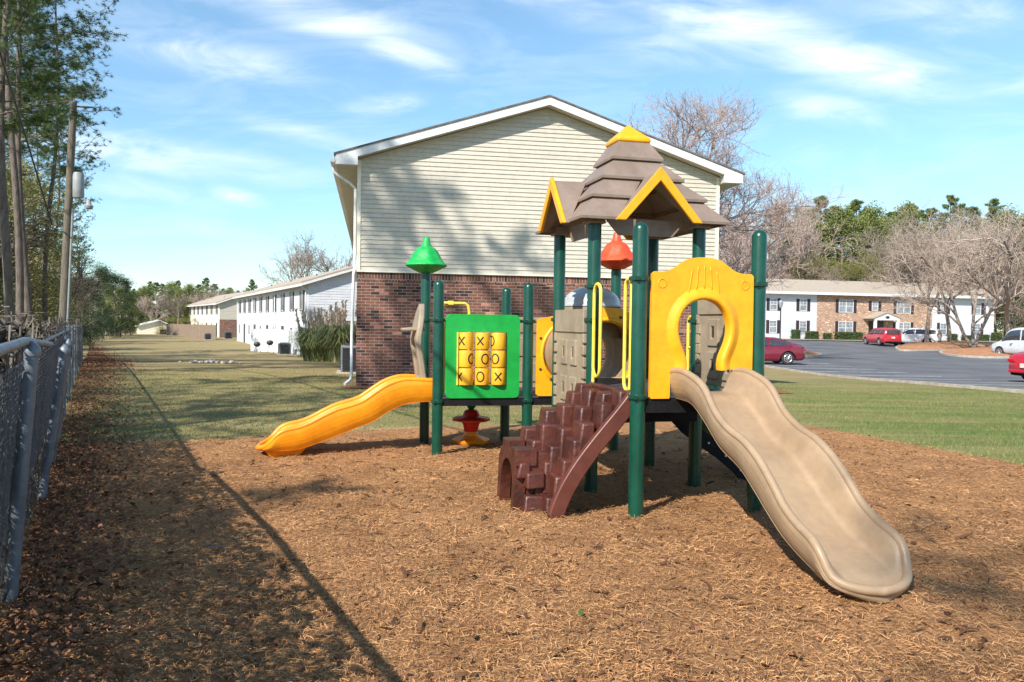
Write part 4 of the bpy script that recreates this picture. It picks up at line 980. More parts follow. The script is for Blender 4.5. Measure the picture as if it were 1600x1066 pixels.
# ================================================================== FENCE
def fpt(s): return F0+FD*s
FH = 1.34
def fh(s): return 1.34+.038*min(2.7, max(0, 2.7-s))
fence = empty('chain_link_fence', (F0.x, F0.y, 0), 0, 'grey chain link fence with round top rail running down the left side', 'fence')
def rel(P, z): return (P.x-F0.x, P.y-F0.y, z)
b = MB(); b.tube([rel(fpt(s)+FN*.09, gz(*fpt(s)[:2])+fh(s)) for s in np.arange(-3.5, 2.9, .25)], .024, 10); b.build('top_rail', M['galv'], fence, smooth=True)
near_posts = [(.0, .12, .036), (2.62, .20, .034), (4.7, .18, .030), (6.6, .10, .030)]
for s, ln, r_ in near_posts:
    P = fpt(s); g = gz(P.x, P.y)
    b = MB(); b.tube([rel(P, g-.2), rel(P+FN*ln+Vector((0, 0, 0)), g+fh(s)-.03)], r_, 14); b.lathe([(r_+.006, -.02), (r_+.008, .0), (r_+.004, .03), (.01, .06)], rel(P+FN*ln, g+fh(s)-.06), 14)
    b.build('fence_post', M['galv'], fence, smooth=True, ang=50)
for k in range(9):
    s = 9.3+2.7*k; P = fpt(s); g = gz(P.x, P.y)
    b = MB(); b.tube([rel(P, g-.2), rel(P, g+FH+.05)], .03, 10); b.build('fence_post', M['galv'], fence, smooth=True, ang=50)
b = MB(); b.tube([rel(fpt(s), gz(*fpt(s)[:2])+FH) for s in np.arange(2.7, 31.5, .9)], .02, 8); b.build('top_rail', M['galv'], fence, smooth=True)
# the wire fabric: real crossing wires
def fabric(s0, s1, pitch, r_, lean):
    V = []; F = []
    n = int((s1-s0)/pitch)
    for i in range(-int(FH/pitch)-1, n+1):
        for dr in (1, -1):
            a0, a1 = s0+i*pitch, s0+i*pitch+FH   # 45 degree wires
            z0, z1 = .02, FH
            if dr < 0: a0, a1 = a1, a0
            # clip
            def clip(a, z, b_, zb):
                t0, t1 = 0, 1
                for lo, hi in ((s0, s1),):
                    d = b_-a
                    ta, tb = (lo-a)/d, (hi-a)/d
                    if ta > tb: ta, tb = tb, ta
                    t0, t1 = max(t0, ta), min(t1, tb)
                return t0, t1
            t0, t1 = clip(a0, z0, a1, z1)
            if t1-t0 < .02: continue
            ends = []
            for t in (t0, t1):
                s_ = a0+(a1-a0)*t; zz = z0+(z1-z0)*t; P = fpt(s_)+FN*(lean*zz/FH-.03); ends.append(Vector((P.x-F0.x, P.y-F0.y, gz(P.x, P.y)+zz)))
            d = (ends[1]-ends[0]).normalized(); nn = Vector(FN); p_ = d.cross(nn)
            k0 = len(V)
            for e_ in ends:
                for aa in (0, 2.094, 4.189): V.append(e_+(nn*math.cos(aa)+p_*math.sin(aa))*r_)
            for j in range(3): F.append((k0+j, k0+(j+1) % 3, k0+3+(j+1) % 3, k0+3+j))
    return fastmesh('wire_mesh', np.array([tuple(v) for v in V]), np.array(F), M['wire'], fence)
fabric(-3.5, 7, .058, .0012, .11); fabric(7, 31, .085, .003, 0)

# tangle of bare vines and dark undergrowth growing in the fence
def tangle(name, N, s0, s1, hmin, hmax, off, m, seedv, r_=.0035, seg=7, stepl=.11, label='', cat=''):
    rg = random.Random(seedv); b = MB()
    for i in range(N):
        s = rg.uniform(s0, s1); P = fpt(s)-FN*abs(rg.gauss(off, .16)); z = rg.uniform(hmin, hmax)+gz(P.x, P.y)
        p = Vector((P.x, P.y, z)); d = Vector((rg.gauss(0, 1), rg.gauss(0, 1), rg.gauss(0, .6))).normalized(); pts = [p.copy()]
        cap = 1.2+.45*rg.random()
        for k in range(seg):
            d = (d+Vector((rg.gauss(0, .4), rg.gauss(0, .4), rg.gauss(0, .35)))).normalized(); p = p+d*stepl; p.z = min(max(gz(p.x, p.y), p.z), gz(p.x, p.y)+cap); 
            dd = (p-F0).dot(FN)
            if dd > .02: p -= FN*(dd-.0)
            pts.append(p.copy())
        b.tube(pts, r_*rg.uniform(.6, 1.6), 3, caps=False)
    return tag(b.build(name, m, fix=False), label, cat, kind='stuff')
tangle('vine_tangle', 900, -3, 9, .8, 1.3, .12, M['twigd'], 11, r_=.0026, label='grey tangle of bare vines along the top of the near fence', cat='vines')
tangle('vine_stems', 700, 7, 31, .2, 1.3, .12, M['twigd'], 12, r_=.006, stepl=.16, label='bare vine stems growing through the farther fence', cat='vines')
tangle('fence_undergrowth', 2600, -4, 9, 0, 1.35, .18, M['twigd'], 14, r_=.005, label='dense dark undergrowth pressed against the back of the near fence', cat='undergrowth')
def undpos(rg):
    s = rg.random()*12.3-6 if rg.random() < .88 else rg.random()*24+6; P = fpt(s)+FN*(-.02-abs(rg.normal(0, .12))); return P.x, P.y, gz(P.x, P.y)+(rg.random()**.8)*(fh(s)+.10)
tag(scatter_leaves('vine_leaves', 13500, undpos, .034, M['vinel'], 21), 'dense dark dead leaves and vines crowding the back of the fence', 'undergrowth')

# ================================================================== TREES
def tube_np(V, F, p, q, r0, r1, n=3):
    d = q-p; l = np.linalg.norm(d)
    if l < 1e-6: return
    d = d/l; a = np.cross(d, (0, 0, 1.) if abs(d[2]) < .9 else (1., 0, 0)); a /= np.linalg.norm(a); c = np.cross(a, d); k = len(V)
    for e, r in ((p, r0), (q, r1)):
        for j in range(n):
            t = 2*PI*j/n; V.append(e+(a*math.cos(t)+c*math.sin(t))*r)
    for j in range(n): F.append((k+j, k+(j+1) % n, k+n+(j+1) % n, k+n+j))
def mk(name, V, F, m): 
    o = fastmesh(name, np.array(V), np.array(F), m); o.data.polygons.foreach_set('use_smooth', [len(F[0]) == 4]*len(F)); return o
def bare_tree(H, seed, m_tr, m_tw, spread=.55, levels=5, r0=None, first=.28, kids=4, twig_r=.012, buds=0, forks=1, up=.35):
    rg = random.Random(seed); TV, TF, CV, CF = [], [], [], []; BV, BF = [], []
    r0 = r0 or H*.016
    def grow(p, d, L_, r, lv):
        n = 4 if lv < 3 else 3; pts = [p]; dirs = [d]
        for i in range(n):
            j = np.array([rg.gauss(0, 1), rg.gauss(0, 1), rg.gauss(0, 1)])*(.10+.05*lv)
            d = d+j+np.array([0, 0, up*.12]); d = d/np.linalg.norm(d); q = pts[-1]+d*L_/n
            ra, rb = r*(1-.5*i/n), r*(1-.5*(i+1)/n)
            if lv < 2: tube_np(TV, TF, pts[-1], q, ra, rb, 7 if lv == 0 else 5)
            else: tube_np(CV, CF, pts[-1], q, max(ra, twig_r*.6), max(rb, twig_r*.5), 3)
            pts.append(q); dirs.append(d)
        if lv >= levels:
            return
        nk = kids+(1 if lv in (1, 2) else 0)
        for k in range(nk):
            t = (first if lv == 0 else .2)+(1-(first if lv == 0 else .2))*(k+.6+rg.uniform(-.3, .3))/nk
            i = min(n-1, int(t*n)); f = t*n-i; pp = pts[i]*(1-f)+pts[i+1]*f if i+1 < len(pts) else pts[-1]
            az = rg.uniform(0, 2*PI); dd = dirs[i]; a = np.cross(dd, np.array([math.cos(az), math.sin(az), .3])); a /= np.linalg.norm(a)+1e-9
            an = spread*rg.uniform(.75, 1.35)
            nd = dd*math.cos(an)+a*math.sin(an)+np.array([0, 0, up*.4]); nd /= np.linalg.norm(nd)
            grow(pp, nd, L_*rg.uniform(.5, .72)*(1.05 if lv == 0 else 1), r*(.6 if lv == 0 else .55), lv+1)
    if forks == 1: grow(np.zeros(3)-np.array([0, 0, .2]), np.array([0, 0, 1.]), H*.55, r0, 0)
    else:
        for k in range(forks):
            az = 2*PI*k/forks+rg.uniform(-.4, .4); grow(np.zeros(3)-np.array([0, 0, .1]), np.array([math.cos(az)*.42, math.sin(az)*.42, 1.])/1.08, H*.5, r0*.75, 0)
    tr = mk('trunk', TV, TF, m_tr); cr = mk('crown', CV, CF, m_tw)
    return tr, cr
def pine(H, seed, h0=.5, blen=.16, nb=46, tufts=10, nl=.16, dens=12, m_n=None, r0=None, bend=.02, nw=.010):
    rg = random.Random(seed); r0 = r0 or H*.0125; TV, TF, NV, NF = [], [], [], []
    pts = [np.array([0, 0, -.3])]; n = 14; dx, dy = rg.uniform(-bend, bend), rg.uniform(-bend, bend)
    for i in range(1, n+1):
        z = H*i/n; pts.append(np.array([dx*z+.12*math.sin(i*.7+seed), dy*z+.12*math.cos(i*.6+seed), z]))
    for i in range(n): tube_np(TV, TF, pts[i], pts[i+1], r0*(1-.85*i/n), r0*(1-.85*(i+1)/n), 8)
    def tuft(c, s):
        ax = np.array([rg.gauss(0, 1), rg.gauss(0, 1), rg.gauss(.6, .8)]); 
        for k in range(dens):
            d = np.array([rg.gauss(0, 1), rg.gauss(0, 1), rg.gauss(.35, .8)]); d /= np.linalg.norm(d)+1e-9
            p = np.cross(d, ax); p /= np.linalg.norm(p)+1e-9; l = s*rg.uniform(.7, 1.2); k0 = len(NV)
            NV.append(c-p*nw); NV.append(c+p*nw); NV.append(c+d*l); NF.append((k0, k0+1, k0+2))
    for k in range(nb):
        t = h0+(1-h0)*((k+rg.random())/nb)**.9; t = min(.985, t); i = min(n-1, int(t*n)); f = t*n-i; p = pts[i]*(1-f)+pts[i+1]*f
        az = rg.uniform(0, 2*PI); prof = math.sin(PI*min(1, max(.08, (t-h0)/(1-h0)*.86+.14)))**.6
        L_ = H*blen*prof*rg.uniform(.55, 1.25); d = np.array([math.cos(az), math.sin(az), rg.uniform(-.05, .45)]); q = [p]
        rb = r0*.22*(1-t*.55)
        for j in range(4):
            d = d+np.array([rg.gauss(0, .14), rg.gauss(0, .14), rg.uniform(-.02, .16)]); d /= np.linalg.norm(d); q.append(q[-1]+d*L_/4)
            tube_np(TV, TF, q[-2], q[-1], max(.008, rb*(1-.22*j)), max(.006, rb*(1-.22*(j+1))), 4)
        for j in range(tufts):
            u = .3+.7*(j+rg.random())/tufts; jj = min(3, int(u*4)); f = u*4-jj; c = q[jj]*(1-f)+q[min(4, jj+1)]*f
            off = np.array([rg.gauss(0, 1), rg.gauss(0, 1), rg.gauss(.15, .5)])*L_*.105*(1.15-.5*u)
            if np.linalg.norm(off) > .12: tube_np(TV, TF, c, c+off, .008, .005, 3)
            for e in range(2): tuft(c+off*(1-.35*e)+np.array([rg.gauss(0, .06), rg.gauss(0, .06), rg.gauss(0, .05)]), nl*rg.uniform(.8, 1.25))
    return mk('trunk', TV, TF, M['bark']), mk('crown', NV, NF, m_n or M['needle'])
def leafy(H, W_, seed, m_l, m_t=None, N=7000, s=.12, low=.15, clumps=26, thin=1):
    rg = random.Random(seed); TV, TF, V, F = [], [], [], []
    pts = [np.array([0, 0, -.2]), np.array([.1, 0, H*.3]), np.array([-.05, .1, H*.6]), np.array([0, 0, H*.93])]
    for i in range(3): tube_np(TV, TF, pts[i], pts[i+1], H*.016*(1-.28*i), H*.016*(1-.28*(i+1)), 7)
    C = []
    for k in range(clumps):
        t = low+(1-low)*rg.random(); r = W_*math.sin(PI*min(.97, .22+.75*t))**.8*rg.uniform(.25, .95); az = rg.uniform(0, 2*PI)
        c = np.array([r*math.cos(az), r*math.sin(az), H*t*.95]); C.append((c, W_*rg.uniform(.22, .42)))
        st = np.array([0, 0, max(.3, c[2]-r*.6)]); mid = (st+c)/2+np.array([rg.gauss(0, .1), rg.gauss(0, .1), 0]); tube_np(TV, TF, st, mid, H*.005, H*.0035, 4); tube_np(TV, TF, mid, c, H*.0035, H*.0015, 3)
    for i in range(N):
        c, r = C[rg.randrange(clumps)]; d = np.array([rg.gauss(0, 1), rg.gauss(0, 1), rg.gauss(0, .8)]); d /= np.linalg.norm(d)+1e-9
        p = c+d*r*(rg.random()**.45); a = np.array([rg.gauss(0, 1), rg.gauss(0, 1), rg.gauss(0, .6)]); a /= np.linalg.norm(a)+1e-9
        b_ = np.cross(a, np.array([rg.gauss(0, 1), rg.gauss(0, 1), rg.gauss(0, 1)])); b_ /= np.linalg.norm(b_)+1e-9; q = s*rg.uniform(.5, 1.3); k = len(V)
        V += [p-a*q*.5, p-b_*q*.3, p+a*q*.5, p+b_*q*.3]; F.append((k, k+1, k+2, k+3))
    return mk('trunk', TV, TF, m_t or M['barkg']), mk('crown', V, F, m_l)
class Kit:
    """a kind of tree: the first planting uses the meshes themselves, later ones copy the thing and its parts"""
    def __init__(s, parts): s.parts = parts; s.used = False
    def plant(s, name, x, y, sc, rz, label, group, cat='tree', z=None, sz=None, lean=0):
        t = empty(name, (x, y, gz(x, y) if z is None else z), rz, label, cat, group); t.scale = (sc, sc, sz or sc)
        if lean: t.rotation_euler = (0, lean, rz)
        for p in s.parts:
            q = p if not s.used else p.copy()
            if s.used: col.objects.link(q)
            q.parent = t
        s.used = True; return t
pineA = Kit(pine(19, 1, .34, .17, 54, 26, .15, 26, r0=.135, nw=.0065)); pineB = Kit(pine(20, 2, .42, .16, 50, 26, .15, 26, r0=.13, nw=.006)); pineC = Kit(pine(20, 5, .30, .19, 58, 26, .15, 26, r0=.135, nw=.006))
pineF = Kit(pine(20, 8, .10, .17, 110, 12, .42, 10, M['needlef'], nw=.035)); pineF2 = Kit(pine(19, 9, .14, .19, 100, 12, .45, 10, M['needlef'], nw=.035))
bareA = Kit(bare_tree(14, 3, M['barkg'], M['twigp'], levels=5, twig_r=.016, kids=4)); bareB = Kit(bare_tree(13, 4, M['barkg'], M['twig'], levels=5, twig_r=.018, kids=4, forks=1, spread=.6))
bareC = Kit(bare_tree(12, 6, M['barkg'], M['twigl'], levels=5, twig_r=.011, kids=4, forks=3, spread=.55, up=.2))
bareD = Kit(bare_tree(13, 12, M['barkg'], M['twigd'], levels=4, twig_r=.01, kids=5))
leafO = Kit(leafy(10, 2.6, 13, M['leafo'], N=17000, s=.085, low=.12, clumps=44)); leafE = Kit(leafy(9, 2.8, 14, M['leafe'], N=17000, s=.12, low=.05, clumps=40))
leafG = Kit(leafy(18, 4.6, 17, M['leafgm'], N=20000, s=.26, low=.10, clumps=70)); leafG2 = Kit(leafy(17, 3.6, 18, M['leafgm'], N=16000, s=.26, low=.2, clumps=44))
bareH = Kit(bare_tree(14, 41, M['barkg'], M['twigp'], levels=6, twig_r=.0055, kids=5, spread=.62, up=.45, first=.16))

G1 = 'tall pines behind the fence'
spots = [(7, 22, 1.0, 'A', 'thick trunked tall pine at the left edge of the view'), (27, 25, 1.0, 'B', 'second tall pine from the left edge, straight trunk'), (42, 27, 1.0, 'C', 'tall pine whose branches reach farthest right over the fence'),
         (70, 33, .9, 'B', 'pale trunked pine standing just left of the utility pole'), (-40, 21, 1.0, 'C', 'tall pine just outside the left edge of the view'), (-14, 30, 1.0, 'A', 'tall pine partly hidden behind the leftmost trunks'), (84, 46, .80, 'A', 'pine standing behind the leaning utility pole'),
         (104, 56, .66, 'B', 'slender pine right of the leaning utility pole'), (112, 80, .72, 'C', 'farthest pine of the row along the fence'), (18, 40, .95, 'C', 'pine deep in the wood behind the near trunks'), (52, 52, .9, 'A', 'pine deep in the wood left of the utility pole')]
for i, (px, Y, sc, k, lb) in enumerate(spots):
    {'A': pineA, 'B': pineB, 'C': pineC}[k].plant('pine_tree', atY(px, Y), Y, sc, i*1.9+.4, lb, G1, lean=R([1, -1, 1.5, .5][i % 4]))
rg = random.Random(5)
ORD = ['first', 'second', 'third', 'fourth', 'fifth', 'sixth', 'seventh', 'eighth', 'ninth', 'tenth', 'eleventh', 'twelfth', 'thirteenth', 'fourteenth', 'fifteenth', 'sixteenth', 'seventeenth', 'eighteenth', 'nineteenth', 'twentieth', 'twenty-first', 'twenty-second', 'twenty-third', 'twenty-fourth', 'twenty-fifth', 'twenty-sixth', 'twenty-seventh', 'twenty-eighth', 'twenty-ninth', 'thirtieth', 'thirty-first', 'thirty-second', 'thirty-third', 'thirty-fourth', 'thirty-fifth']
no = ne = 0
for i in range(22):
    Y = 28+i*2.8; px = [-40, 0, 30, 58, 12][i % 5]+(0 if Y < 34 else (Y-34)*1.7); px = min(px, 120); sc_ = rg.uniform(.95, 1.3) if Y < 50 else rg.uniform(.55, .85)
    if i % 4: leafO.plant('leafy_tree', atY(px, Y)-.8, Y, sc_, rg.uniform(0, 6), ORD[no]+' olive leaved tree from the near end of the row behind the fence', 'olive understorey trees'); no += 1
    else: leafE.plant('leafy_tree', atY(px, Y)-.8, Y, sc_*.7, rg.uniform(0, 6), ORD[ne]+' dark evergreen tree from the near end of the row behind the fence', 'dark understorey trees'); ne += 1
for i in range(5):
    Y = 30+i*8; bareD.plant('bare_tree', atY([10, 50, 86, 104, 114][i], Y)-.3, Y, .5, i*2.1, ORD[i]+' thin bare tree from the near end among the pines behind the fence', 'bare trees behind the fence')
# off-camera trees to the left and behind, whose crowns shade the lawn and the mulch
OFF = [(-9.5, 4.5, .9, 'C'), (-17.5, 2.5, 1.0, 'B'), (-22, 8, 1.0, 'A'), (-20, -13, 1.05, 'C'), (-26, -2, 1.0, 'C'), (-9.9, -5.2, .62, 'B'), (-8, -16, 1.1, 'B'), (-13.4, 1.2, 1.15, 'B'), (-14, -7, 1.0, 'H'), (-5.5, -13, .9, 'H'), (-8, -27, 1.1, 'C')]
for i, (x, y, sc, k) in enumerate(OFF):
    if k == 'H': bareD.plant('bare_tree', x, y, sc, i*2.3, 'bare tree standing behind the photographer, out of view', 'bare trees out of view that shade the playground'); continue
    {'A': pineA, 'B': pineB, 'C': pineC, 'D': pineB}[k].plant('pine_tree', x, y, sc, i*2.3, 'tall pine standing beside or behind the photographer, out of view', 'pines out of view that shade the playground')
for i, (px, Y, sc) in enumerate([(166, 102, .42), (188, 108, .40), (204, 116, .36)]):
    leafG2.plant('evergreen_tree', atY(px, Y), Y, sc, i*1.3, ['sunlit green conical evergreen at the left end of the lawn', 'second sunlit green evergreen, right of the tallest at the end of the lawn', 'smallest sunlit evergreen before the far wood'][i], None)
# trees behind the buildings
bareH.plant('bare_tree', atY(1003, 44), 44, 1.15, sz=.86, rz=.5, label='large bare tree with pinkish buds rising over the right roof slope of the near building', group='bare trees beyond the near building')
bareH.plant('bare_tree', atY(925, 54), 54, 1.0, sz=.95, rz=2.2, label='bare budding tree showing just right of the near roof ridge', group='bare trees beyond the near building')
for i, (px, Y, sc) in enumerate([(1128, 50, .74), (1150, 103, 1.35), (1185, 105, 1.3), (1215, 107, 1.25)]):
    bareA.plant('bare_tree', atY(px, Y), Y, sc, i*1.7, ['reddish bare tree touching the right corner of the near building', 'reddish bare tree over the left end of the apartment roof', 'reddish bare tree behind the far right green post', 'reddish bare tree above the lamp post'][i], 'reddish bare trees right of the near building')
bareB.plant('bare_tree', atY(470, 112), 112, 1.12, .3, 'wide bare tree rising behind the roof of the white row building', 'bare trees beyond the row')
bareB.plant('bare_tree', atY(520, 118), 118, 1.08, 2.3, 'bare tree half hidden by the near gable and white row', 'bare trees beyond the row')
G2 = 'trees of the wood behind the brick apartments'
rg = random.Random(21)
px = 1215; i = 0
while px < 1680:
    Y = 108+rg.uniform(0, 26); top = [318, 325, 306, 322, 312, 345, 330][i % 7]
    Hh = zY(px, top, Y)-.3
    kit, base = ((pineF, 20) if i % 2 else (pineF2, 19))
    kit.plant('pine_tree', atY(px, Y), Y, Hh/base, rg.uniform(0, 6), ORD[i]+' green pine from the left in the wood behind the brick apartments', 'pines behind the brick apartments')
    px += rg.uniform(24, 34); i += 1
for i, px in enumerate([1150, 1180, 1214, 1300, 1385, 1405, 1420, 1438, 1452, 1468, 1482, 1500, 1516, 1534, 1560, 1590, 1620]):
    px += rg.uniform(-5, 5); Y = 100+rg.uniform(0, 8); Hh = zY(px, (338 if 1400 < px < 1550 or px < 1240 else 400)+rg.uniform(-12, 25), Y)
    (bareA if px < 1240 else bareB).plant('bare_tree', atY(px, Y), Y, Hh/13.5, rg.uniform(0, 6), ORD[i]+' bare tree from the left in the wood behind the brick apartments', 'bare trees behind the brick apartments')
for i, (px, top, k) in enumerate([(1232, 352, 0), (1262, 322, 1), (1284, 335, 0), (1312, 318, 1), (1338, 328, 0), (1362, 314, 1), (1386, 330, 0), (1412, 312, 1), (1440, 345, 0), (1545, 350, 0), (1572, 318, 1), (1600, 330, 0), (1630, 322, 1)]):
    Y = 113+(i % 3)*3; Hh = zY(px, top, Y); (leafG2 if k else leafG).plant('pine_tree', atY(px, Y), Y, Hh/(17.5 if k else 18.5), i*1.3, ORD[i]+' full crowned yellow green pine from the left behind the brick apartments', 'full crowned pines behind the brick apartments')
for i in range(12):
    px = 1238+i*15+rg.uniform(-4, 4); Y = 104; leafO.plant('leafy_tree', atY(px, Y), Y, rg.uniform(.85, 1.15), rg.uniform(0, 6), ORD[i]+' yellow green tree from the left, low behind the apartment roof', 'yellow green trees behind the brick apartments')
# far wood on the left
px = 130; i = 0
while px < 400:
    Y = 150+rg.uniform(-10, 30); top = [452, 448, 440, 436, 441, 450, 444][i % 7]+rg.uniform(-3, 5)
    Hh = zY(px, top, Y)+1.3
    (pineF if i % 2 else pineF2).plant('pine_tree', atY(px, Y), Y, Hh/19.5*1.0, rg.uniform(0, 6), ORD[i]+' pine from the left in the far wood at the end of the lawn', 'pines at the end of the lawn', z=-1.3)
    px += rg.uniform(9, 14); i += 1
for i in range(15):
    px = 232+i*12.5+rg.uniform(-3, 3) if i > 2 else 218+i*8; Y = 140+rg.uniform(0, 6); Hh = zY(px, [452, 444, 450, 438, 446, 441, 449][i % 7]+(8 if px > 330 else 0), Y)+1.3
    (leafG if i % 2 else leafG2).plant('leafy_tree', atY(px, Y), Y, Hh/18, rg.uniform(0, 6), ORD[i]+' full crowned green tree from the left at the end of the lawn', 'full crowned trees at the end of the lawn', z=-1.3)
for i in range(6):
    px = 165+i*37; Y = 138; (bareB if i % 2 else bareA).plant('bare_tree', atY(px, Y), Y, rg.uniform(.5, .72), rg.uniform(0, 6), ORD[i]+' bare tree from the left at the edge of the far wood', 'bare trees at the end of the lawn', z=-1.3)
for i, (px, Y, sc) in enumerate([(140, 84, .78), (160, 96, .95), (180, 106, .95), (196, 118, .95), (128, 75, .72), (158, 112, 1.1), (122, 64, .55)]):
    leafE.plant('evergreen_tree', atY(px, Y), Y, sc, i*1.3, ['dark evergreen near the end of the chain link fence', 'large dark evergreen at the left end of the lawn', 'dark evergreen next to the large one on its right', 'dark rounded evergreen farthest right at the end of the lawn', 'dark evergreen leaning over the far end of the fence', 'dark evergreen behind the large one at the end of the lawn', 'small dark evergreen against the fence before the others'][i], 'dark evergreens at the end of the fence')
for i in range(26):   # shrub layer closing the foot of the far woods
    px = 118+i*11; Y = 128+rg.uniform(0, 8); leafO.plant('shrub', atY(px, Y), Y, .33+rg.random()*.15, rg.uniform(0, 6), ORD[i]+' olive shrub from the left along the foot of the far wood', 'shrubs at the end of the lawn', 'shrub', z=-1.3, sz=.3)

# ================================================================== PARKING LOT
PZ = .012
K1 = gnd(1195, 573.5); K2 = gnd(1600, 615)
kd = Vector((K2.x-K1.x, K2.y-K1.y, 0)).normalized(); kn = Vector((-kd.y, kd.x, 0))
if kn.x < 0: kn = -kn
Kfar = K1-kd*44; Knear = K2+kd*26
tag(patch('parking_lot', [(Knear.x, Knear.y), (Knear.x+60, Knear.y+10), (110, 60), (120, 86.5), (20, 86.5), (Kfar.x, Kfar.y)], PZ, M['asph'], 3), kind='structure')
b = MB()
n = 44
for q in range(n):
    pa = Knear+(Kfar-Knear)*q/n; pb = Knear+(Kfar-Knear)*(q+1)/n
    vs = []
    for p in (pa, pb):
        for off, zz in ((-.14, .005), (-.14, .10), (-.02, .10), (.02, .0), (.30, PZ+.006)):
            w_ = p+kn*off; vs.append((w_.x, w_.y, gz(w_.x, w_.y)+zz))
    b.add(vs, [(j, j+1, j+6, j+5) for j in range(4)])
tag(b.build('kerb', M['conc'], fix=False), kind='structure')
for k in range(-9, 9):
    c = K1+kd*(k*2.72+.9)
    p, q = c+kn*.35, c+kn*5.4
    b = MB(); m_ = 8
    rws = []
    for j in range(m_+1):
        w_ = p+(q-p)*j/m_; a_ = w_+kd*.075; c_ = w_-kd*.075
        rws.append([(a_.x, a_.y, gz(a_.x, a_.y)+PZ+.010), (c_.x, c_.y, gz(c_.x, c_.y)+PZ+.010)])
    b.grid(rws); tag(b.build('parking_line', M['paint'], fix=False), kind='structure')
# islands
def island(pxs, name, label_s):
    pts = [gnd(*p) for p in pxs]
    cx = sum(p.x for p in pts)/len(pts); cy = sum(p.y for p in pts)/len(pts)
    out = [(p.x, p.y) for p in pts]
    sm = []
    for i in range(len(out)):
        a, b_ = out[i], out[(i+1) % len(out)]
        for t in (0, .33, .66): sm.append((a[0]+(b_[0]-a[0])*t, a[1]+(b_[1]-a[1])*t))
    sm = [((sm[i-1][0]+sm[i][0]+sm[(i+1) % len(sm)][0])/3, (sm[i-1][1]+sm[i][1]+sm[(i+1) % len(sm)][1])/3) for i in range(len(sm))]
    b = MB(); k = len(sm); vs = []
    for f, z in ((1, .0), (1, .15), (.965, .155), (.96, .15), (.7, .32), (.35, .42)):
        for p in sm: x, y = cx+(p[0]-cx)*f, cy+(p[1]-cy)*f; vs.append((x, y, gz(x, y)+z))
    fs = [(r*k+j, r*k+(j+1) % k, (r+1)*k+(j+1) % k, (r+1)*k+j) for r in range(5) for j in range(k)]+[tuple(5*k+j for j in range(k))]
    b.add(vs, fs); b.m = [0]*(2*k)+[1]*(3*k)+[1]; o = b.build(name, [M['conc'], M['strawo']], smooth=True, ang=40, fix=False); return tag(o, kind='structure')
island([(1398, 547), (1400, 542), (1440, 537.5), (1520, 538), (1560, 541), (1540, 546), (1450, 549), (1410, 549.5)], 'island', '')
island([(1462, 553), (1480, 548), (1560, 544), (1640, 545), (1700, 551), (1660, 558), (1560, 561.5), (1490, 558)], 'island', '')
island([(1100, 556), (1180, 549), (1262, 552), (1290, 556), (1270, 559.5), (1180, 561)], 'island', '')
tag(patch('far_pavement', [(10, 86.5), (120, 86.5), (120, 88.0), (10, 88.0)], .10, M['conc'], 5), kind='structure')
tag(patch('far_lawn', [(10, 88.0), (120, 88.0), (120, 100), (10, 100)], .08, M['lawn'], 5), kind='structure')

# trees on the islands
def tplant(kit, px, py, top, label, rz, basis, sxy=1.0):
    P = gnd(px, py); H = (zY(px, top, P.y)-P.z)*.93; t = kit.plant('bare_tree', P.x, P.y, H/basis*sxy, rz, label, 'bare trees on the parking islands', z=P.z+.15, sz=H/basis)
bareE = Kit(bare_tree(12, 31, M['barkg'], M['twigl'], levels=5, twig_r=.011, kids=4, spread=.7, r0=.19, first=.42, up=.15))
bareG = Kit(bare_tree(12, 33, M['barkg'], M['twigl'], levels=5, twig_r=.011, kids=4, spread=.65, r0=.2, first=.35, up=.15))
tplant(bareE, 1447, 541, 345, 'bare tree with a stout straight trunk beside the white car', .4, 11.5, 1.15)
tplant(bareE, 1484, 541, 340, 'bare tree with a reddish straight trunk, second on the farther island', 2.4, 11.5, 1.1)
tplant(bareC, 1521, 548, 320, 'low forking bare tree with several stems on the nearer island', 1.2, 11.0, 1.05)
tplant(bareG, 1578, 552, 300, 'big bare tree with a forked pale trunk at the right end of the island', .0, 11.5, 1.1)
tplant(bareG, 1650, 556, 300, 'bare tree on the island just outside the right edge of view', 2.0, 11.5, 1.1)

# ================================================================== RIGHT APARTMENTS
YB = 92.0
RL = Vector((atY(1120, 89.5), 89.5, 0)); RR = Vector((atY(1553, 98), 98, 0)); RZ = .10
RW = (RR-RL).length; RA = math.atan2(RR.y-RL.y, RR.x-RL.x)
RB = empty('apartment_block', (RL.x, RL.y, RZ), RA, 'long two storey apartment block with tan brick centre, white siding wings and dark shutters', 'apartment block')
def rxl(px):   # local x along the facade for a pixel column
    lo, hi = 0, RW
    for _ in range(40):
        m_ = (lo+hi)/2; P = RL+(RR-RL)*(m_/RW); d = atY(px, P.y)-P.x
        if d > 0: lo = m_
        else: hi = m_
    return lo
RE = 5.35
xa, xb_ = rxl(1276), rxl(1456)
b = MB(); b.box(0, xa-.002, 0, 9, -1, RE); b.build('white_wall', M['sidingW'], RB); b = MB(); b.box(xb_+.002, RW, 0, 9, -1, RE); b.build('white_wall', M['sidingW'], RB)
b = MB(); b.box(xa, xb_, -.05, 8.9, -1, RE-.01); b.build('brick_wall', M['brickt'], RB)
b = MB(); b.prism([(-.7, RE+.02), (4.5, RE+1.75), (9.7, RE+.02), (9.7, RE+.16), (4.5, RE+1.9), (-.7, RE+.16)], [], lambda a, c, t: (t, a, c), -.5, RW+.5); rf = b.build('roof', M['shingleT'], RB)
b = MB(); b.box(-.5, RW+.5, -.74, -.702, RE-.12, RE+.17); b.box(-.5, RW+.5, -.70, -.0, RE-.10, RE-.06); b.build('fascia', M['white'], RB)
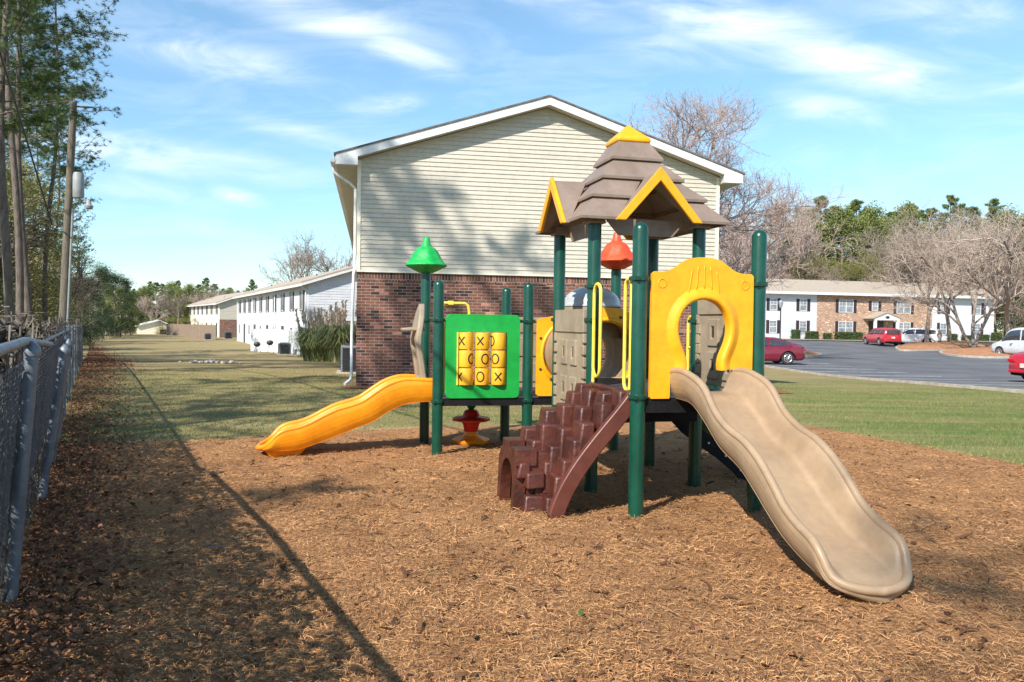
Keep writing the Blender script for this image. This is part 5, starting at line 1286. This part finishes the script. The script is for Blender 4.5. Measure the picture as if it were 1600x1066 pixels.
b = MB(); b.prism([(-.0, RE), (4.5, RE+1.6), (9.0, RE)], [], lambda a, c, t: (t, a, c), 0, .1); b.prism([(-.0, RE), (4.5, RE+1.6), (9.0, RE)], [], lambda a, c, t: (t, a, c), RW-.1, RW); b.build('gable_wall', M['sidingW'], RB)
def win(parent, x, z, w_, h_, yf=-.05, sh=True, shw=.38, panes=2):
    b = MB(); f = .06
    b.box(x-w_/2, x+w_/2, yf-.05, yf-.004, z, z+f); b.box(x-w_/2, x+w_/2, yf-.05, yf-.004, z+h_-f, z+h_)
    b.box(x-w_/2, x-w_/2+f, yf-.05, yf-.004, z+f+.002, z+h_-f-.002); b.box(x+w_/2-f, x+w_/2, yf-.05, yf-.004, z+f+.002, z+h_-f-.002)
    for k in range(1, panes): xx = x-w_/2+w_*k/panes; b.box(xx-.04, xx+.04, yf-.046, yf-.004, z+f+.002, z+h_-f-.002)
    for k in range(panes):
        c0, c1 = x-w_/2+w_*k/panes+.045, x-w_/2+w_*(k+1)/panes-.045
        b.box(c0, c1, yf-.04, yf-.004, z+h_/2-.03, z+h_/2+.03)
        b.box((c0+c1)/2-.012, (c0+c1)/2+.012, yf-.036, yf-.03, z+h_/2+.031, z+h_-f-.003)
        b.box(c0, c1, yf-.035, yf-.03, z+h_*.74, z+h_*.74+.024)
    wf = b.build('window', M['white'], parent)
    b = MB(); b.box(x-w_/2+.02, x+w_/2-.02, yf-.022, yf-.006, z+.02, z+h_-.02); b.build('pane', M['glass'], wf)
    if sh:
        for sg in (-1, 1):
            b = MB(); x0 = x+sg*(w_/2+.03+shw/2)
            b.box(x0-shw/2, x0+shw/2, yf-.045, yf-.003, z-.03, z+h_+.03)
            for k in range(10): b.obox((x0, yf-.05, z+h_*(k+.5)/10), (shw*.8, .012, .05))
            b.build('shutter', M['shutter'], wf)
for px, z, w_, h_, pn in ((1208, 3.35, .95, 1.35, 1), (1208, .75, .95, 1.45, 1), (1254.5, 3.35, .95, 1.35, 1), (1254.5, .75, .95, 1.45, 1), (1321, 3.25, 1.95, 1.5, 2), (1321, .7, 1.95, 1.5, 2),
                          (1366, 3.55, .85, 1.05, 1), (1411, 3.25, 1.95, 1.5, 2), (1411, .7, 1.95, 1.5, 2), (1474, 3.35, .95, 1.35, 1), (1474, .75, .95, 1.45, 1), (1527, 3.35, .95, 1.35, 1), (1527, .75, .95, 1.45, 1), (1165, 3.35, .95, 1.35, 1), (1165, .75, .95, 1.45, 1)):
    win(RB, rxl(px), z, w_, h_, -.05 if 1276 < px < 1456 else 0.0, panes=pn)
# porch
pc = rxl(1370); b = MB()
b.prism([(pc-1.95, 2.55), (pc, 3.25), (pc+1.95, 2.55), (pc+1.95, 2.68), (pc, 3.40), (pc-1.95, 2.68)], [], lambda a, c, t: (a, t, c), -1.9, -.052); pr_ = b.build('porch_roof', M['shingleT'], RB)
b = MB(); b.prism([(pc-1.7, 2.4), (pc+1.7, 2.4), (pc+1.7, 2.6), (pc, 3.2), (pc-1.7, 2.6)], [], lambda a, c, t: (a, t, c), -1.82, -1.74); b.box(pc-1.7, pc+1.7, -1.73, -.06, 2.4, 2.46); b.build('porch_gable', M['white'], pr_)
for sg in (-1, 1):
    b = MB(); b.box(pc+sg*1.5-.14, pc+sg*1.5+.14, -1.82, -1.54, -.3, 2.4); b.build('porch_column', M['white'], pr_, bevel=.02)
b = MB(); b.lathe([(.2, 0), (.22, .02), (.2, .04)], (0, 0, 0), 20); n_ = len(b.v); b.v = [(pc+v[0]*1.3, -1.83-v[2], 2.75+v[1]*.7) for v in b.v]; b.build('house_number_plaque', M['dark'], pr_)
b = MB(); b.box(pc-1.15, pc+.9, -.075, -.052, -.3, 2.3); b.build('recess_shade', M['dark'], RB)  # flat dark sheet on the wall, painting the shade inside the doorway
b = MB(); b.box(pc-.1, pc+.8, -.10, -.077, .0, 2.15); b.build('door', M['door'], RB)
# hedges
def hedge(px, wpx, hh, label, Y=None):
    x = rxl(px); wv = wpx/1241*93; base = MB()
    rgh = random.Random(px); V = []; F = []
    n = int(420*max(1, wv))
    cxw = RL+(RR-RL)*(x/RW)
    for i in range(n):
        u, v, q = rgh.uniform(-1, 1), rgh.uniform(-1, 1), rgh.uniform(0, 1)
        k = max(abs(u), abs(v), q); 
        sx, sy, sz = u*wv/2, v*.55, q*hh
        if k < .8: sz = hh*rgh.uniform(.86, 1.0)
        s_ = .09; a = np.array([rgh.gauss(0, 1), rgh.gauss(0, 1), rgh.gauss(0, 1)]); a /= np.linalg.norm(a); c_ = np.cross(a, [rgh.gauss(0, 1), rgh.gauss(0, 1), 1]); c_ /= np.linalg.norm(c_)
        p = np.array([sx, sy, sz]); k0 = len(V); V += [p-a*s_, p-c_*s_*.7, p+a*s_, p+c_*s_*.7]; F.append((k0, k0+1, k0+2, k0+3))
    t = empty('hedge', (cxw.x-1.2*math.sin(-RA), cxw.y-1.3, RZ), RA, label, 'hedge')
    fo = fastmesh('foliage', np.array(V), np.array(F), M['leafh'], t)
    b = MB(); b.box(-wv/2*.9, wv/2*.9, -.45, .45, -.2, hh*.9); b.build('inner_foliage', M['leafe'], t, bevel=.15, seg=2)
hedge(1234, 11, 1.15, 'low clipped hedge left of the lower window in the white wing'); hedge(1259, 19, 1.0, 'clipped hedge under the lower window right of the lamp post'); hedge(1283, 9, .8, 'small round bush at the left end of the tan brick wall')
hedge(1316, 49, .95, 'longest clipped hedge, under the lower double window of the brick wall'); hedge(1476, 12, .9, 'bush under the lower window behind the second island tree'); hedge(1498, 12, .75, 'small bush between the trees before the right white wing'); hedge(1524, 16, .85, 'bush behind the low forking tree'); hedge(1544, 14, 1.1, 'square hedge at the right corner of the apartment block')
leafE.plant('evergreen_tree', RR.x+3.2, RR.y+1, .68, .4, 'dark evergreen at the right end of the brick apartments', 'dark evergreens beside the brick apartments', z=.1)
for i, px in enumerate((1592, 1625, 1660)):
    leafO.plant('leafy_tree', atY(px, 104), 104, .9, i*1.1, 'olive green tree behind the pale van', 'olive trees behind the van')

# lamp post
P = Vector((atY(1219.5, 66), 66, 0)); P.z = gz(P.x, P.y)
lp = empty('street_lamp', P, 0, 'dark lamp post with a pale lantern before the white wing', 'street lamp')
b = MB(); b.lathe([(.10, 0), (.10, .5), (.055, .6), (.045, 3.5), (.07, 3.55)], (0, 0, 0), 14); b.build('pole', M['dark'], lp, smooth=True, ang=40)
b = MB(); b.lathe([(.10, 3.56), (.19, 3.95), (.20, 4.0), (.14, 4.12), (.03, 4.2)], (0, 0, 0), 12); b.build('lantern', M['coneg'], lp)

# ================================================================== CARS
def car(name, x, y, rz, kind, paint, label, z=None):
    t = empty(name, (x, y, (gz(x, y)+PZ+.012) if z is None else z), rz, label, 'car' if kind != 'van' else 'van')
    # length axis +x = front. sections: x, half width, z bottom, belt z, roof z, roof half width
    if kind == 'sedan':
        Lc = 4.85; wb = (1.45, -1.42); wr = .34
        S_ = [(-2.42, .72, .34, .80, .84, .60), (-2.36, .82, .26, .95, 1.02, .68), (-2.1, .89, .22, 1.0, 1.10, .70), (-1.75, .92, .20, .99, 1.14, .66), (-1.2, .93, .18, .97, 1.36, .60), (-.6, .93, .18, .95, 1.45, .60), (0, .93, .18, .93, 1.46, .60), (.5, .93, .18, .92, 1.40, .60), (1.0, .93, .18, .91, 1.17, .66), (1.35, .92, .18, .89, .98, .72), (1.9, .90, .20, .82, .88, .70), (2.25, .84, .24, .72, .77, .62), (2.42, .70, .32, .60, .64, .55)]
    elif kind == 'suv':
        Lc = 4.6; wb = (1.35, -1.35); wr = .36
        S_ = [(-2.3, .78, .40, .95, 1.0, .66), (-2.24, .86, .30, 1.05, 1.40, .66), (-2.05, .91, .26, 1.06, 1.60, .66), (-1.6, .92, .24, 1.05, 1.66, .66), (-1.0, .92, .24, 1.04, 1.68, .67), (-.3, .92, .24, 1.03, 1.69, .67), (.3, .92, .24, 1.02, 1.65, .66), (.75, .92, .24, 1.01, 1.42, .68), (1.15, .91, .24, 1.0, 1.10, .72), (1.7, .90, .26, .95, 1.02, .70), (2.1, .85, .28, .85, .92, .64), (2.3, .72, .36, .70, .76, .56)]
    else:
        Lc = 5.4; wb = (1.75, -1.6); wr = .38
        S_ = [(-2.7, .90, .40, 1.15, 1.9, .80), (-2.64, .97, .32, 1.2, 2.1, .82), (-2.4, 1.0, .28, 1.2, 2.2, .83), (-1.5, 1.0, .28, 1.2, 2.24, .83), (-.5, 1.0, .28, 1.2, 2.24, .83), (.5, 1.0, .28, 1.2, 2.2, .83), (1.1, 1.0, .28, 1.18, 2.0, .82), (1.6, .98, .28, 1.15, 1.45, .82), (2.0, .97, .30, 1.1, 1.2, .8), (2.5, .90, .32, .95, 1.02, .72), (2.7, .75, .4, .8, .85, .62)]
    def sec(sx, hw, zb, zl, zr, rw_):
        return [(sx, -hw*.86, zb), (sx, -hw, zb+.12), (sx, -hw*1.0, zb+(zl-zb)*.55), (sx, -hw*.965, zl), (sx, -rw_-.03*(zr-zl), zr-.07), (sx, -rw_+.10, zr), (sx, 0, zr+.02),
                (sx, rw_-.10, zr), (sx, rw_+.03*(zr-zl), zr-.07), (sx, hw*.965, zl), (sx, hw, zb+(zl-zb)*.55), (sx, hw, zb+.12), (sx, hw*.86, zb)]
    # resample sections finely
    xs_ = [s[0] for s in S_]; fine = []
    N_ = 46
    for i in range(N_+1):
        xx = xs_[0]+(xs_[-1]-xs_[0])*i/N_; vals = [interp(xs_, [s[k] for s in S_], xx) for k in range(1, 6)]; fine.append((xx, *vals))
    rws = [sec(*f) for f in fine]
    for r in rws:   # wheel arches lift the sill
        for wx in wb:
            d = abs(r[0][0]-wx); R_ = wr+.07
            if d < R_:
                lift = wr+math.sqrt(R_*R_-d*d)
                for j in (0, 1, 2, 10, 11, 12):
                    if r[j][2] < lift: r[j] = (r[j][0], r[j][1]*(1 if j not in (0, 12) else 1.0), lift)
    b = MB(); b.grid(rws); b.add(rws[0], [tuple(range(12, -1, -1))]); b.add(rws[-1], [tuple(range(13))]); body = b.build('body', paint, t, smooth=True, ang=50)
    b = MB(); b.box(-Lc/2+.25, Lc/2-.3, -.7, .7, .22, .5); b.build('underbody', M['tyre'], t)
    # glass: side windows and screens laid just proud of the greenhouse
    def gl(i0, i1, lo=.10, hi=.88, sg=1):
        rows_ = []
        for i in range(i0, i1+1):
            r = rws[i]; A_ = Vector(r[3] if sg < 0 else r[9]); B_ = Vector(r[4] if sg < 0 else r[8])
            rows_.append([tuple(A_.lerp(B_, q)+Vector((0, sg*.012, .004))) for q in (lo, .5, hi)])
        return rows_
    idx = [i for i, f in enumerate(fine) if f[4]-f[3] > .26]
    i0, i1 = idx[0], idx[-1]; n3 = (i1-i0)
    cuts = [(i0, i0+int(n3*.46)), (i0+int(n3*.46)+1, i1)] if kind == 'sedan' else [(i0+1, i0+int(n3*.27)), (i0+int(n3*.27)+1, i0+int(n3*.62)), (i0+int(n3*.62)+1, i1)]
    for sg in (-1, 1):
        for c0, c1 in cuts:
            b = MB(); b.grid(gl(c0, c1, sg=sg)); b.build('side_window', M['carglass'], t, smooth=True, solid=.004)
    # rear and front screens
    def scr(rear):
        if rear: ii = [i for i in range(0, N_//2) if fine[i][4]-fine[i][3] > .10 and fine[i][4] < max(f[4] for f in fine)-.03]
        else: ii = [i for i in range(N_//2, N_+1) if fine[i][4]-fine[i][3] > .10 and fine[i][4] < max(f[4] for f in fine)-.03]
        if len(ii) < 2: return
        b = MB(); dxs = -.012 if rear else .012
        b.grid([[(rws[i][0][0]+dxs, v*(fine[i][5]-.12), fine[i][4]+.016+(.02*(1-v*v))) for v in (-1, -.5, 0, .5, 1)] for i in ii]); b.build('windscreen', M['carglass'], t, smooth=True, solid=.004)
    if kind == 'sedan': scr(True); scr(False)
    else:
        scr(False); zr = max(f[4] for f in fine); f0 = fine[1]
        b = MB(); b.box(xs_[0]-.03, xs_[0]+.0, -.62, .62, zr-.60, zr-.17); b.build('rear_window', M['carglass'], t, bevel=.03)
    for wx in wb:
        for sg in (-1, 1):
            b = MB(); yw = sg*(.80 if kind != 'van' else .88)
            pr = [(wr*.62, -.10), (wr-.03, -.105), (wr, -.08), (wr, .08), (wr-.03, .105), (wr*.62, .10)]; b.lathe(pr, (0, 0, 0), 28); b.v = [(wx+v[0], yw+v[2], wr+v[1]) for v in b.v]; wh = b.build('wheel', M['tyre'], t, smooth=True, ang=40)
            b = MB(); yo = yw+sg*.095
            b.tube([(wx+wr*.60*math.cos(a), yo, wr+wr*.60*math.sin(a)) for a in [2*PI*i/24 for i in range(24)]], .018, 6, closed=True)
            for k in range(9):
                a = 2*PI*k/9; b.tube([(wx, yo+sg*.012, wr), (wx+wr*.6*math.cos(a), yo, wr+wr*.6*math.sin(a))], .016, 5)
            b.obox((wx, yo, wr), (.09, .03, .09)); b.build('rim', M['rim'], wh, smooth=True, ang=40)
    zt = {'sedan': .80, 'suv': .98, 'van': 1.1}[kind]; hw0 = {'sedan': .66, 'suv': .74, 'van': .86}[kind]
    for sg in (-1, 1):
        b = MB()
        if kind == 'sedan': b.obox((xs_[0]+.02, sg*(hw0-.06), zt), (.12, .34, .13))
        else: b.obox((xs_[0]+.03, sg*hw0, zt), (.14, .16, .40))
        b.build('tail_lamp', M['tail'], t, bevel=.03)
        b = MB(); b.obox((xs_[-1]-.12, sg*(hw0-.12), .64 if kind == 'sedan' else .78), (.16, .28, .12)); b.build('headlamp', M['rim'], t, bevel=.03)
        b = MB(); b.obox((.85 if kind == 'sedan' else .6, sg*(1.0 if kind != 'van' else 1.1), .98 if kind == 'sedan' else 1.12), (.12, .18, .12)); b.build('wing_mirror', paint, t, bevel=.03)
        b = MB(); b.obox((.05, sg*.948 if kind != 'van' else sg*1.0, .80 if kind == 'sedan' else .92), (.18, .02, .03)); b.build('door_handle', M['rim'] if kind == 'sedan' else paint, t)
    b = MB(); b.obox((xs_[0]-.035, 0, .62 if kind == 'sedan' else .78), (.02, .32, .16)); b.build('licence_plate', M['plate'], t)
    b = MB(); b.obox((xs_[0]+.06, 0, .40), (.16, 1.5, .12)); b.build('rear_bumper', M['dark'] if kind != 'sedan' else paint, t, bevel=.03)
    return t
P = gnd(1233, 571); car('sedan', P.x-1.50, P.y+.9, PI+.03, 'sedan', M['maroon'], 'maroon saloon car seen side on, parked between the playground and the lawn kerb')
P = gnd(1590, 599); car('sedan', P.x+3.1, P.y+1.2, .18, 'sedan', M['redcar'], 'bright red car cut by the right edge, its tail facing left')
Y = 76; car('suv', atY(1391, Y), Y+1.8, PI*.40+.35, 'suv', M['redcar'], 'red sport utility vehicle parked with its tail to us before the porch')
Y = 78; car('suv', atY(1442, Y), Y+1.6, PI*.78, 'suv', M['whitecar'], 'white sport utility vehicle parked behind the first island tree')
Y = 56; car('van', atY(1640, Y), Y+2, PI*.42+.5, 'van', M['silver'], 'pale silver van at the right edge beyond the island')

# ================================================================== LEFT ROW OF BUILDINGS
def rowhouse(name, Np, Fp, z0, gw, label, mfac, mgab, eave=5.3, wins=9, brickh=2.6, ridge=1.5, bands=None, yard=True):
    d = (Fp-Np); L_ = d.length; a = math.atan2(d.y, d.x)
    # local frame: x runs along facade away from the camera, y = to the LEFT of x (the open lawn side is +y)
    t = empty(name, (Np.x, Np.y, z0), a, label, 'apartment block')
    b = MB(); b.box(0, L_, -gw, 0, brickh, eave); o = b.build('upper_wall', mfac, t)
    b = MB(); b.box(.02, L_-.02, -gw+.02, .01, -1.5, brickh-.002); b.build('lower_wall', mfac, t)
    b = MB(); b.box(-.012, .02, -gw, 0, -1.5, brickh-.01); b.build('brick_wall', M['brick'], t)
    b = MB(); b.prism([(0, eave), (-gw, eave), (-gw/2, eave+ridge)], [], lambda a_, c, q: (q, a_, c), -.02, .05)
    k = brickh+.02
    while k < eave:
        b.add([(-.04, 0, k), (-.04, -gw, k), (-.022, -gw, k+.19), (-.022, 0, k+.19)], [(0, 1, 2, 3)]); k += .19
    b.build('gable_siding', mgab, t, fix=False)
    b = MB(); ov = .55
    s_ = ridge/(gw/2)
    b.prism([(ov, eave-ov*s_+.1), (-gw/2, eave+ridge+.1), (-gw-ov, eave-ov*s_+.1), (-gw-ov, eave-ov*s_+.22), (-gw/2, eave+ridge+.24), (ov, eave-ov*s_+.22)], [], lambda a_, c, q: (q, a_, c), -.45, L_+.45)
    rf = b.build('roof', M['shingleT'], t)
    b = MB(); b.prism([(ov, eave-ov*s_-.08), (-gw/2, eave+ridge-.06), (-gw-ov, eave-ov*s_-.08), (-gw-ov, eave-ov*s_+.098), (-gw/2, eave+ridge+.098), (ov, eave-ov*s_+.098)], [], lambda a_, c, q: (q, a_, c), -.46, -.42)
    b.box(-.44, L_+.44, ov-.02, ov+.03, eave-ov*s_-.10, eave-ov*s_+.08); b.build('fascia', M['white'], t)
    for k in range(3):
        b = MB(); b.lathe([(.06, 0), (.06, .35)], (L_*(.2+.28*k), -gw*.25, eave+ridge*.5), 8); b.build('vent_pipe', M['dark'], rf)
    rg = random.Random(len(name)+int(L_))
    for k in range(wins):
        x = L_*(k+.5)/wins
        b = MB(); b.box(x-.45, x+.45, .002, .05, 3.35, 4.75); wf = b.build('window', M['white'], t)
        b = MB(); b.box(x-.36, x+.36, .051, .056, 3.43, 4.67); b.build('pane', M['glass'], wf)
        b = MB(); b.box(x-.80, x-.47, .004, .06, 3.3, 4.8); b.build('shutter', M['shutter'], wf); b = MB(); b.box(x+.47, x+.80, .004, .06, 3.3, 4.8); b.build('shutter', M['shutter'], wf)
        if k % 2 == 0:
            b = MB(); b.box(x-.5, x+.5, .012, .06, 0, 2.1); b.build('door', M['door'], t)
        else:
            b = MB(); b.box(x-.6, x+.6, .012, .05, .9, 2.1); wf = b.build('window', M['white'], t)
            b = MB(); b.box(x-.5, x+.5, .051, .056, 1.0, 2.0); b.build('pane', M['glass'], wf)
    for k in range(4):
        x = .3+(L_-.6)*k/3; b = MB(); b.tube([(x, .5, eave-.15), (x, .12, eave-.5), (x, .09, -.5)], .05, 6); b.build('downspout', M['white'], t)
    return t, a, L_
N2 = Vector((atY(481, 56.5, 520), 56.5, 0)); F2 = Vector((atY(372, 94.7), 94.7, 0))
rowhouse('row_building', N2, F2, -1.06, 9.3, 'white sided two storey row building with brick lower gable beyond the pampas grass', M['sidingW'], M['sidingW'], wins=10)
N3 = Vector((atY(343, 112), 112, 0)); F3 = Vector((atY(285, 150), 150, 0))
rowhouse('row_building', N3, F3, -1.15, 8.0, 'cream sided two storey row building with tan gable, second along the lawn', M['cream'], M['sidingT'], wins=9, eave=5.0)
# small pale house at the end
P = Vector((atY(240, 128), 128, -1.7))
hs_ = empty('small_house', P, .5, 'small pale cream house with a low pitched roof at the end of the lawn', 'house')
b = MB(); b.box(-2.2, 2.2, 0, 6, -1, 2.0); b.prism([(-2.2, 2.0), (2.2, 2.0), (.9, 2.75)], [], lambda a, c, t: (a, t, c), 0, 6); b.build('wall', M['cream'], hs_)
b = MB(); b.prism([(-2.6, 1.85), (.9, 2.8), (2.6, 1.95), (2.6, 2.1), (.9, 2.95), (-2.6, 2.0)], [], lambda a, c, t: (a, t, c), -.4, 6.4); b.build('roof', M['white'], hs_)
b = MB(); b.box(.9, 1.9, -.03, -.003, -.4, 1.4); b.build('door', M['dark'], hs_)
# wooden privacy fences
def plank_fence(p0, p1, h, label, m=None, z0=None, ret=3.0, name='wooden_fence'):
    d = Vector((p1[0]-p0[0], p1[1]-p0[1], 0)); L_ = d.length; z = gz(*p0)-.0 if z0 is None else z0
    t = empty(name, (p0[0], p0[1], z), math.atan2(d.y, d.x), label, 'fence')
    b = MB(); n = int(L_/.15); rg = random.Random(int(L_*10))
    for i in range(n): b.box(i*.15, i*.15+.14, rg.uniform(-.006, .006), .03, -.3, h+rg.uniform(-.03, .03))
    b.build('planks', m or M['wood'], t)
    b = MB(); b.box(0, L_, .032, .07, .3, .4); b.box(0, L_, .032, .07, h-.4, h-.3); b.build('rail', m or M['wood'], t)
    for k in range(int(L_/2.4)+1):
        b = MB(); b.box(k*2.4-.05, k*2.4+.05, .072, .17, -.3, h-.02); b.build('fence_post', m or M['wood'], t)
plank_fence((atY(292, 104), 104), (atY(338, 100), 100), 1.85, 'weathered brown plank fence before the cream row building')
plank_fence((atY(260, 124), 124), (atY(292, 119), 119), 1.75, 'farther grey brown plank fence near the small pale house')
plank_fence((atY(392, 66), 66), (atY(452, 63), 63), 1.85, 'white painted privacy fence before the white row building', M['white'])
def grill(px, Y, s, label, cat='barbecue grill'):
    x = atY(px, Y); t = empty('barbecue_grill', (x, Y, gz(x, Y)), 0, label, cat)
    b = MB(); b.lathe([(.05, -.2), (.2, -.14), (.28, 0), (.28, .03), (.2, .16), (.05, .2)], (0, 0, .75*s), 16); b.build('bowl', M['dark'], t, smooth=True)
    for k in range(3):
        a = 2.1*k; b = MB(); b.tube([(.12*math.cos(a), .12*math.sin(a), .6*s), (.3*math.cos(a), .3*math.sin(a), 0)], .018, 5); b.build('leg', M['dark'], t)
grill(422, 62, 1.1, 'round black kettle barbecue before the white privacy fence'); grill(402, 62.5, .9, 'smaller barbecue left of the kettle barbecue'); 
ac_unit('air_conditioner', atY(445, 60), 60, gz(atY(445, 60), 60), 1.0, .4, 'dark air conditioner at the right end of the white privacy fence')
ac_unit('air_conditioner', atY(357, 104), 104, gz(atY(357, 104), 104), 1.1, .4, 'air conditioner against the brick gable of the cream row building')
ac_unit('air_conditioner', atY(325, 98), 98, gz(atY(325, 98), 98), .9, .4, 'low air conditioner before the brown plank fence')
# pampas grass
def pampas(px, Y, h, w_, label, N=1500, pl=26, seed=1):
    rg = random.Random(seed); x = atY(px, Y); t = empty('pampas_grass', (x, Y, gz(x, Y)), 0, label, 'pampas grass', 'pampas grass clumps'); V = []; F = []
    for i in range(N):
        a = rg.uniform(0, 6.28); r = w_*.35*rg.random()**.5; b0 = np.array([r*math.cos(a), r*math.sin(a), 0]); a2 = a+rg.gauss(0, .5)
        L_ = h*rg.uniform(.6, 1.1); o = np.array([math.cos(a2), math.sin(a2), 0]); sp = w_*.55*rg.uniform(.2, 1.1); p = np.array([-math.sin(a2), math.cos(a2), 0])*.018
        P1 = b0+o*sp*.45+np.array([0, 0, L_*.8]); P2 = b0+o*sp*1.15+np.array([0, 0, L_*rg.uniform(.45, .9)]); k = len(V)
        V += [b0-p, b0+p, P1+p, P1-p, P2-p*.2, P2+p*.2]; F += [(k, k+1, k+2, k+3), (k+3, k+2, k+5, k+4)]
    fastmesh('blades', np.array(V), np.array(F), M['pampas'], t)
    V = []; F = []
    for i in range(pl):
        a = rg.uniform(0, 6.28); r = w_*.4*rg.random(); b0 = np.array([r*math.cos(a), r*math.sin(a), 0]); tp = b0*1.5+np.array([0, 0, h*rg.uniform(1.05, 1.4)])
        for q in range(26):
            u = rg.uniform(.72, 1); c = b0+(tp-b0)*u; d = np.array([rg.gauss(0, .05), rg.gauss(0, .05), .14]); k = len(V); p = np.array([.022, .022, 0]); V += [c-p, c+p, c+d+p, c+d-p]; F.append((k, k+1, k+2, k+3))
        k = len(V); p = np.array([.01, 0, 0]); V += [b0-p, b0+p, tp+p, tp-p]; F.append((k, k+1, k+2, k+3))
    fastmesh('plumes', np.array(V), np.array(F), M['plume'], t)
pampas(500, 44, 2.1, 2.4, 'left of the two pampas grass clumps beyond the air conditioner', seed=2); pampas(536, 42, 2.3, 2.3, 'pampas grass clump right behind the near air conditioner', seed=3); pampas(520, 47, 2.2, 2.4, 'pampas grass clump at the back, under the brick gable', seed=4)
leafE.plant('shrub', atY(474, 52), 52, .2, .3, 'dark round shrub left of the pampas grass', None, 'shrub', sz=.2)

# drain with rocks in the lawn
Pd = gnd(322, 567)
tag(patch('drain_soil_and_shade', blob(Pd.x+.7, Pd.y+.35, 1.3, .40, seed=2, rot=.05), .012, M['soil_shade'], .4), kind='structure')  # dark patch paints the culvert's shadow together with bare soil
rgk = random.Random(4); b = MB()
bmr = bmesh.new(); bmesh.ops.create_icosphere(bmr, subdivisions=2, radius=.16)
for v in bmr.verts: v.co *= 1+.35*noise.noise(v.co*9)
mer = bpy.data.meshes.new('rock'); bmr.to_mesh(mer); bmr.free(); mer.materials.append(M['rock'])
for i in range(24):
    o = bpy.data.objects.new('rock', mer); col.objects.link(o)
    x = Pd.x+rgk.gauss(.1, .5)*(1 if i % 3 else 2.4)-.1; y = Pd.y+rgk.gauss(-.05, .28); s = rgk.uniform(.35, .95) if i else 1.5
    o.location = (x, y, gz(x, y)+.03); o.scale = (s, s*.9, s*.65); o.rotation_euler = (0, 0, rgk.uniform(0, 6)); tag(o, 'pale rock in the drain hollow on the lawn', 'rock', 'rocks in the lawn drain')

# ================================================================== UTILITY POLES AND CABLE
def upole(px_b, px_t, py_t, Y, r0, label, gear=False):
    xb, xt = atY(px_b, Y, 510), atY(px_t, Y, py_t); zt = zY(px_t, py_t, Y); g = gz(xb, Y)
    t = empty('utility_pole', (xb, Y, g), 0, label, 'utility pole', 'utility poles along the fence')
    b = MB(); b.tube([(0, 0, -.4), ((xt-xb)*.5, 0, (zt-g)*.5), (xt-xb, 0, zt-g)], [r0, r0*.85, r0*.7], 14); b.build('pole', M['polewood'], t, smooth=True, ang=50)
    if gear:
        H = zt-g; dx = xt-xb
        def on(k): return Vector((dx*k, 0, H*k))
        c = on(.69)+Vector((.30, -.02, 0)); b = MB(); b.lathe([(.15, -.42), (.17, -.38), (.17, .34), (.14, .40), (.04, .42)], c, 16); b.build('transformer', M['coneg'], t, smooth=True, ang=40)
        b = MB(); a_ = on(.62)+Vector((.1, 0, 0)); b.tube([a_, a_+Vector((.35, 0, .12)), a_+Vector((.55, -.05, .05))], .02, 6)
        arm = b.build('lamp_arm', M['coneg'], t)
        b = MB(); b.lathe([(.03, .16), (.07, .12), (.08, .02), (.14, -.04), (.12, -.12), (.03, -.15)], a_+Vector((.58, -.05, -.03)), 14); b.build('lamp_head', M['coneg'], arm, smooth=True)
        b = MB(); b.tube([on(0)+Vector((r0+.03, -.05, 0)), on(.6)+Vector((r0+.02, -.05, 0))], .035, 8); b.build('conduit', M['coneg'], t)
        b = MB(); p = on(.985); b.tube([p, p+Vector((.5, .3, .05))], .03, 6); b.build('cross_arm', M['polewood'], t)
    return t, xb, xt, zt
_, ubx, utx, utz = upole(95, 115, 160, 26, .15, 'tall wooden utility pole with a transformer can and lamp, leaning right', True)
upole(122, 123, 392, 62, .12, 'thinner utility pole farther along the fence')
upole(147, 147, 503, 100, .09, 'short pale pole at the far end of the fence')
p0 = Vector((atY(-260, 7, -200), 7, zY(-260, -200, 7))); Pm = Vector((ubx+(utx-ubx)*.48, 26, (utz)*.5))
A_ = Vector((atY(-2, 12, 76), 12, zY(-2, 76, 12))); B_ = Vector((atY(42, 18, 220), 18, zY(42, 220, 18))); C_ = Vector((atY(81, 26, 350), 26, zY(81, 350, 26)))
st = A_+(A_-B_)*1.6
b = MB(); pts = []
for i in range(41):
    t = i/40
    if t < .5: pts.append(st.lerp(A_, t*2))
    else:
        u = (t-.5)*2; pts.append((1-u)**2*A_+2*(1-u)*u*(2*B_-.5*A_-.5*C_)+u*u*C_)
b.tube(pts, .022, 8); tag(b.build('overhead_cable', M['cable'], smooth=True), 'black overhead cable sagging from the upper left corner down to the wood', 'cable')
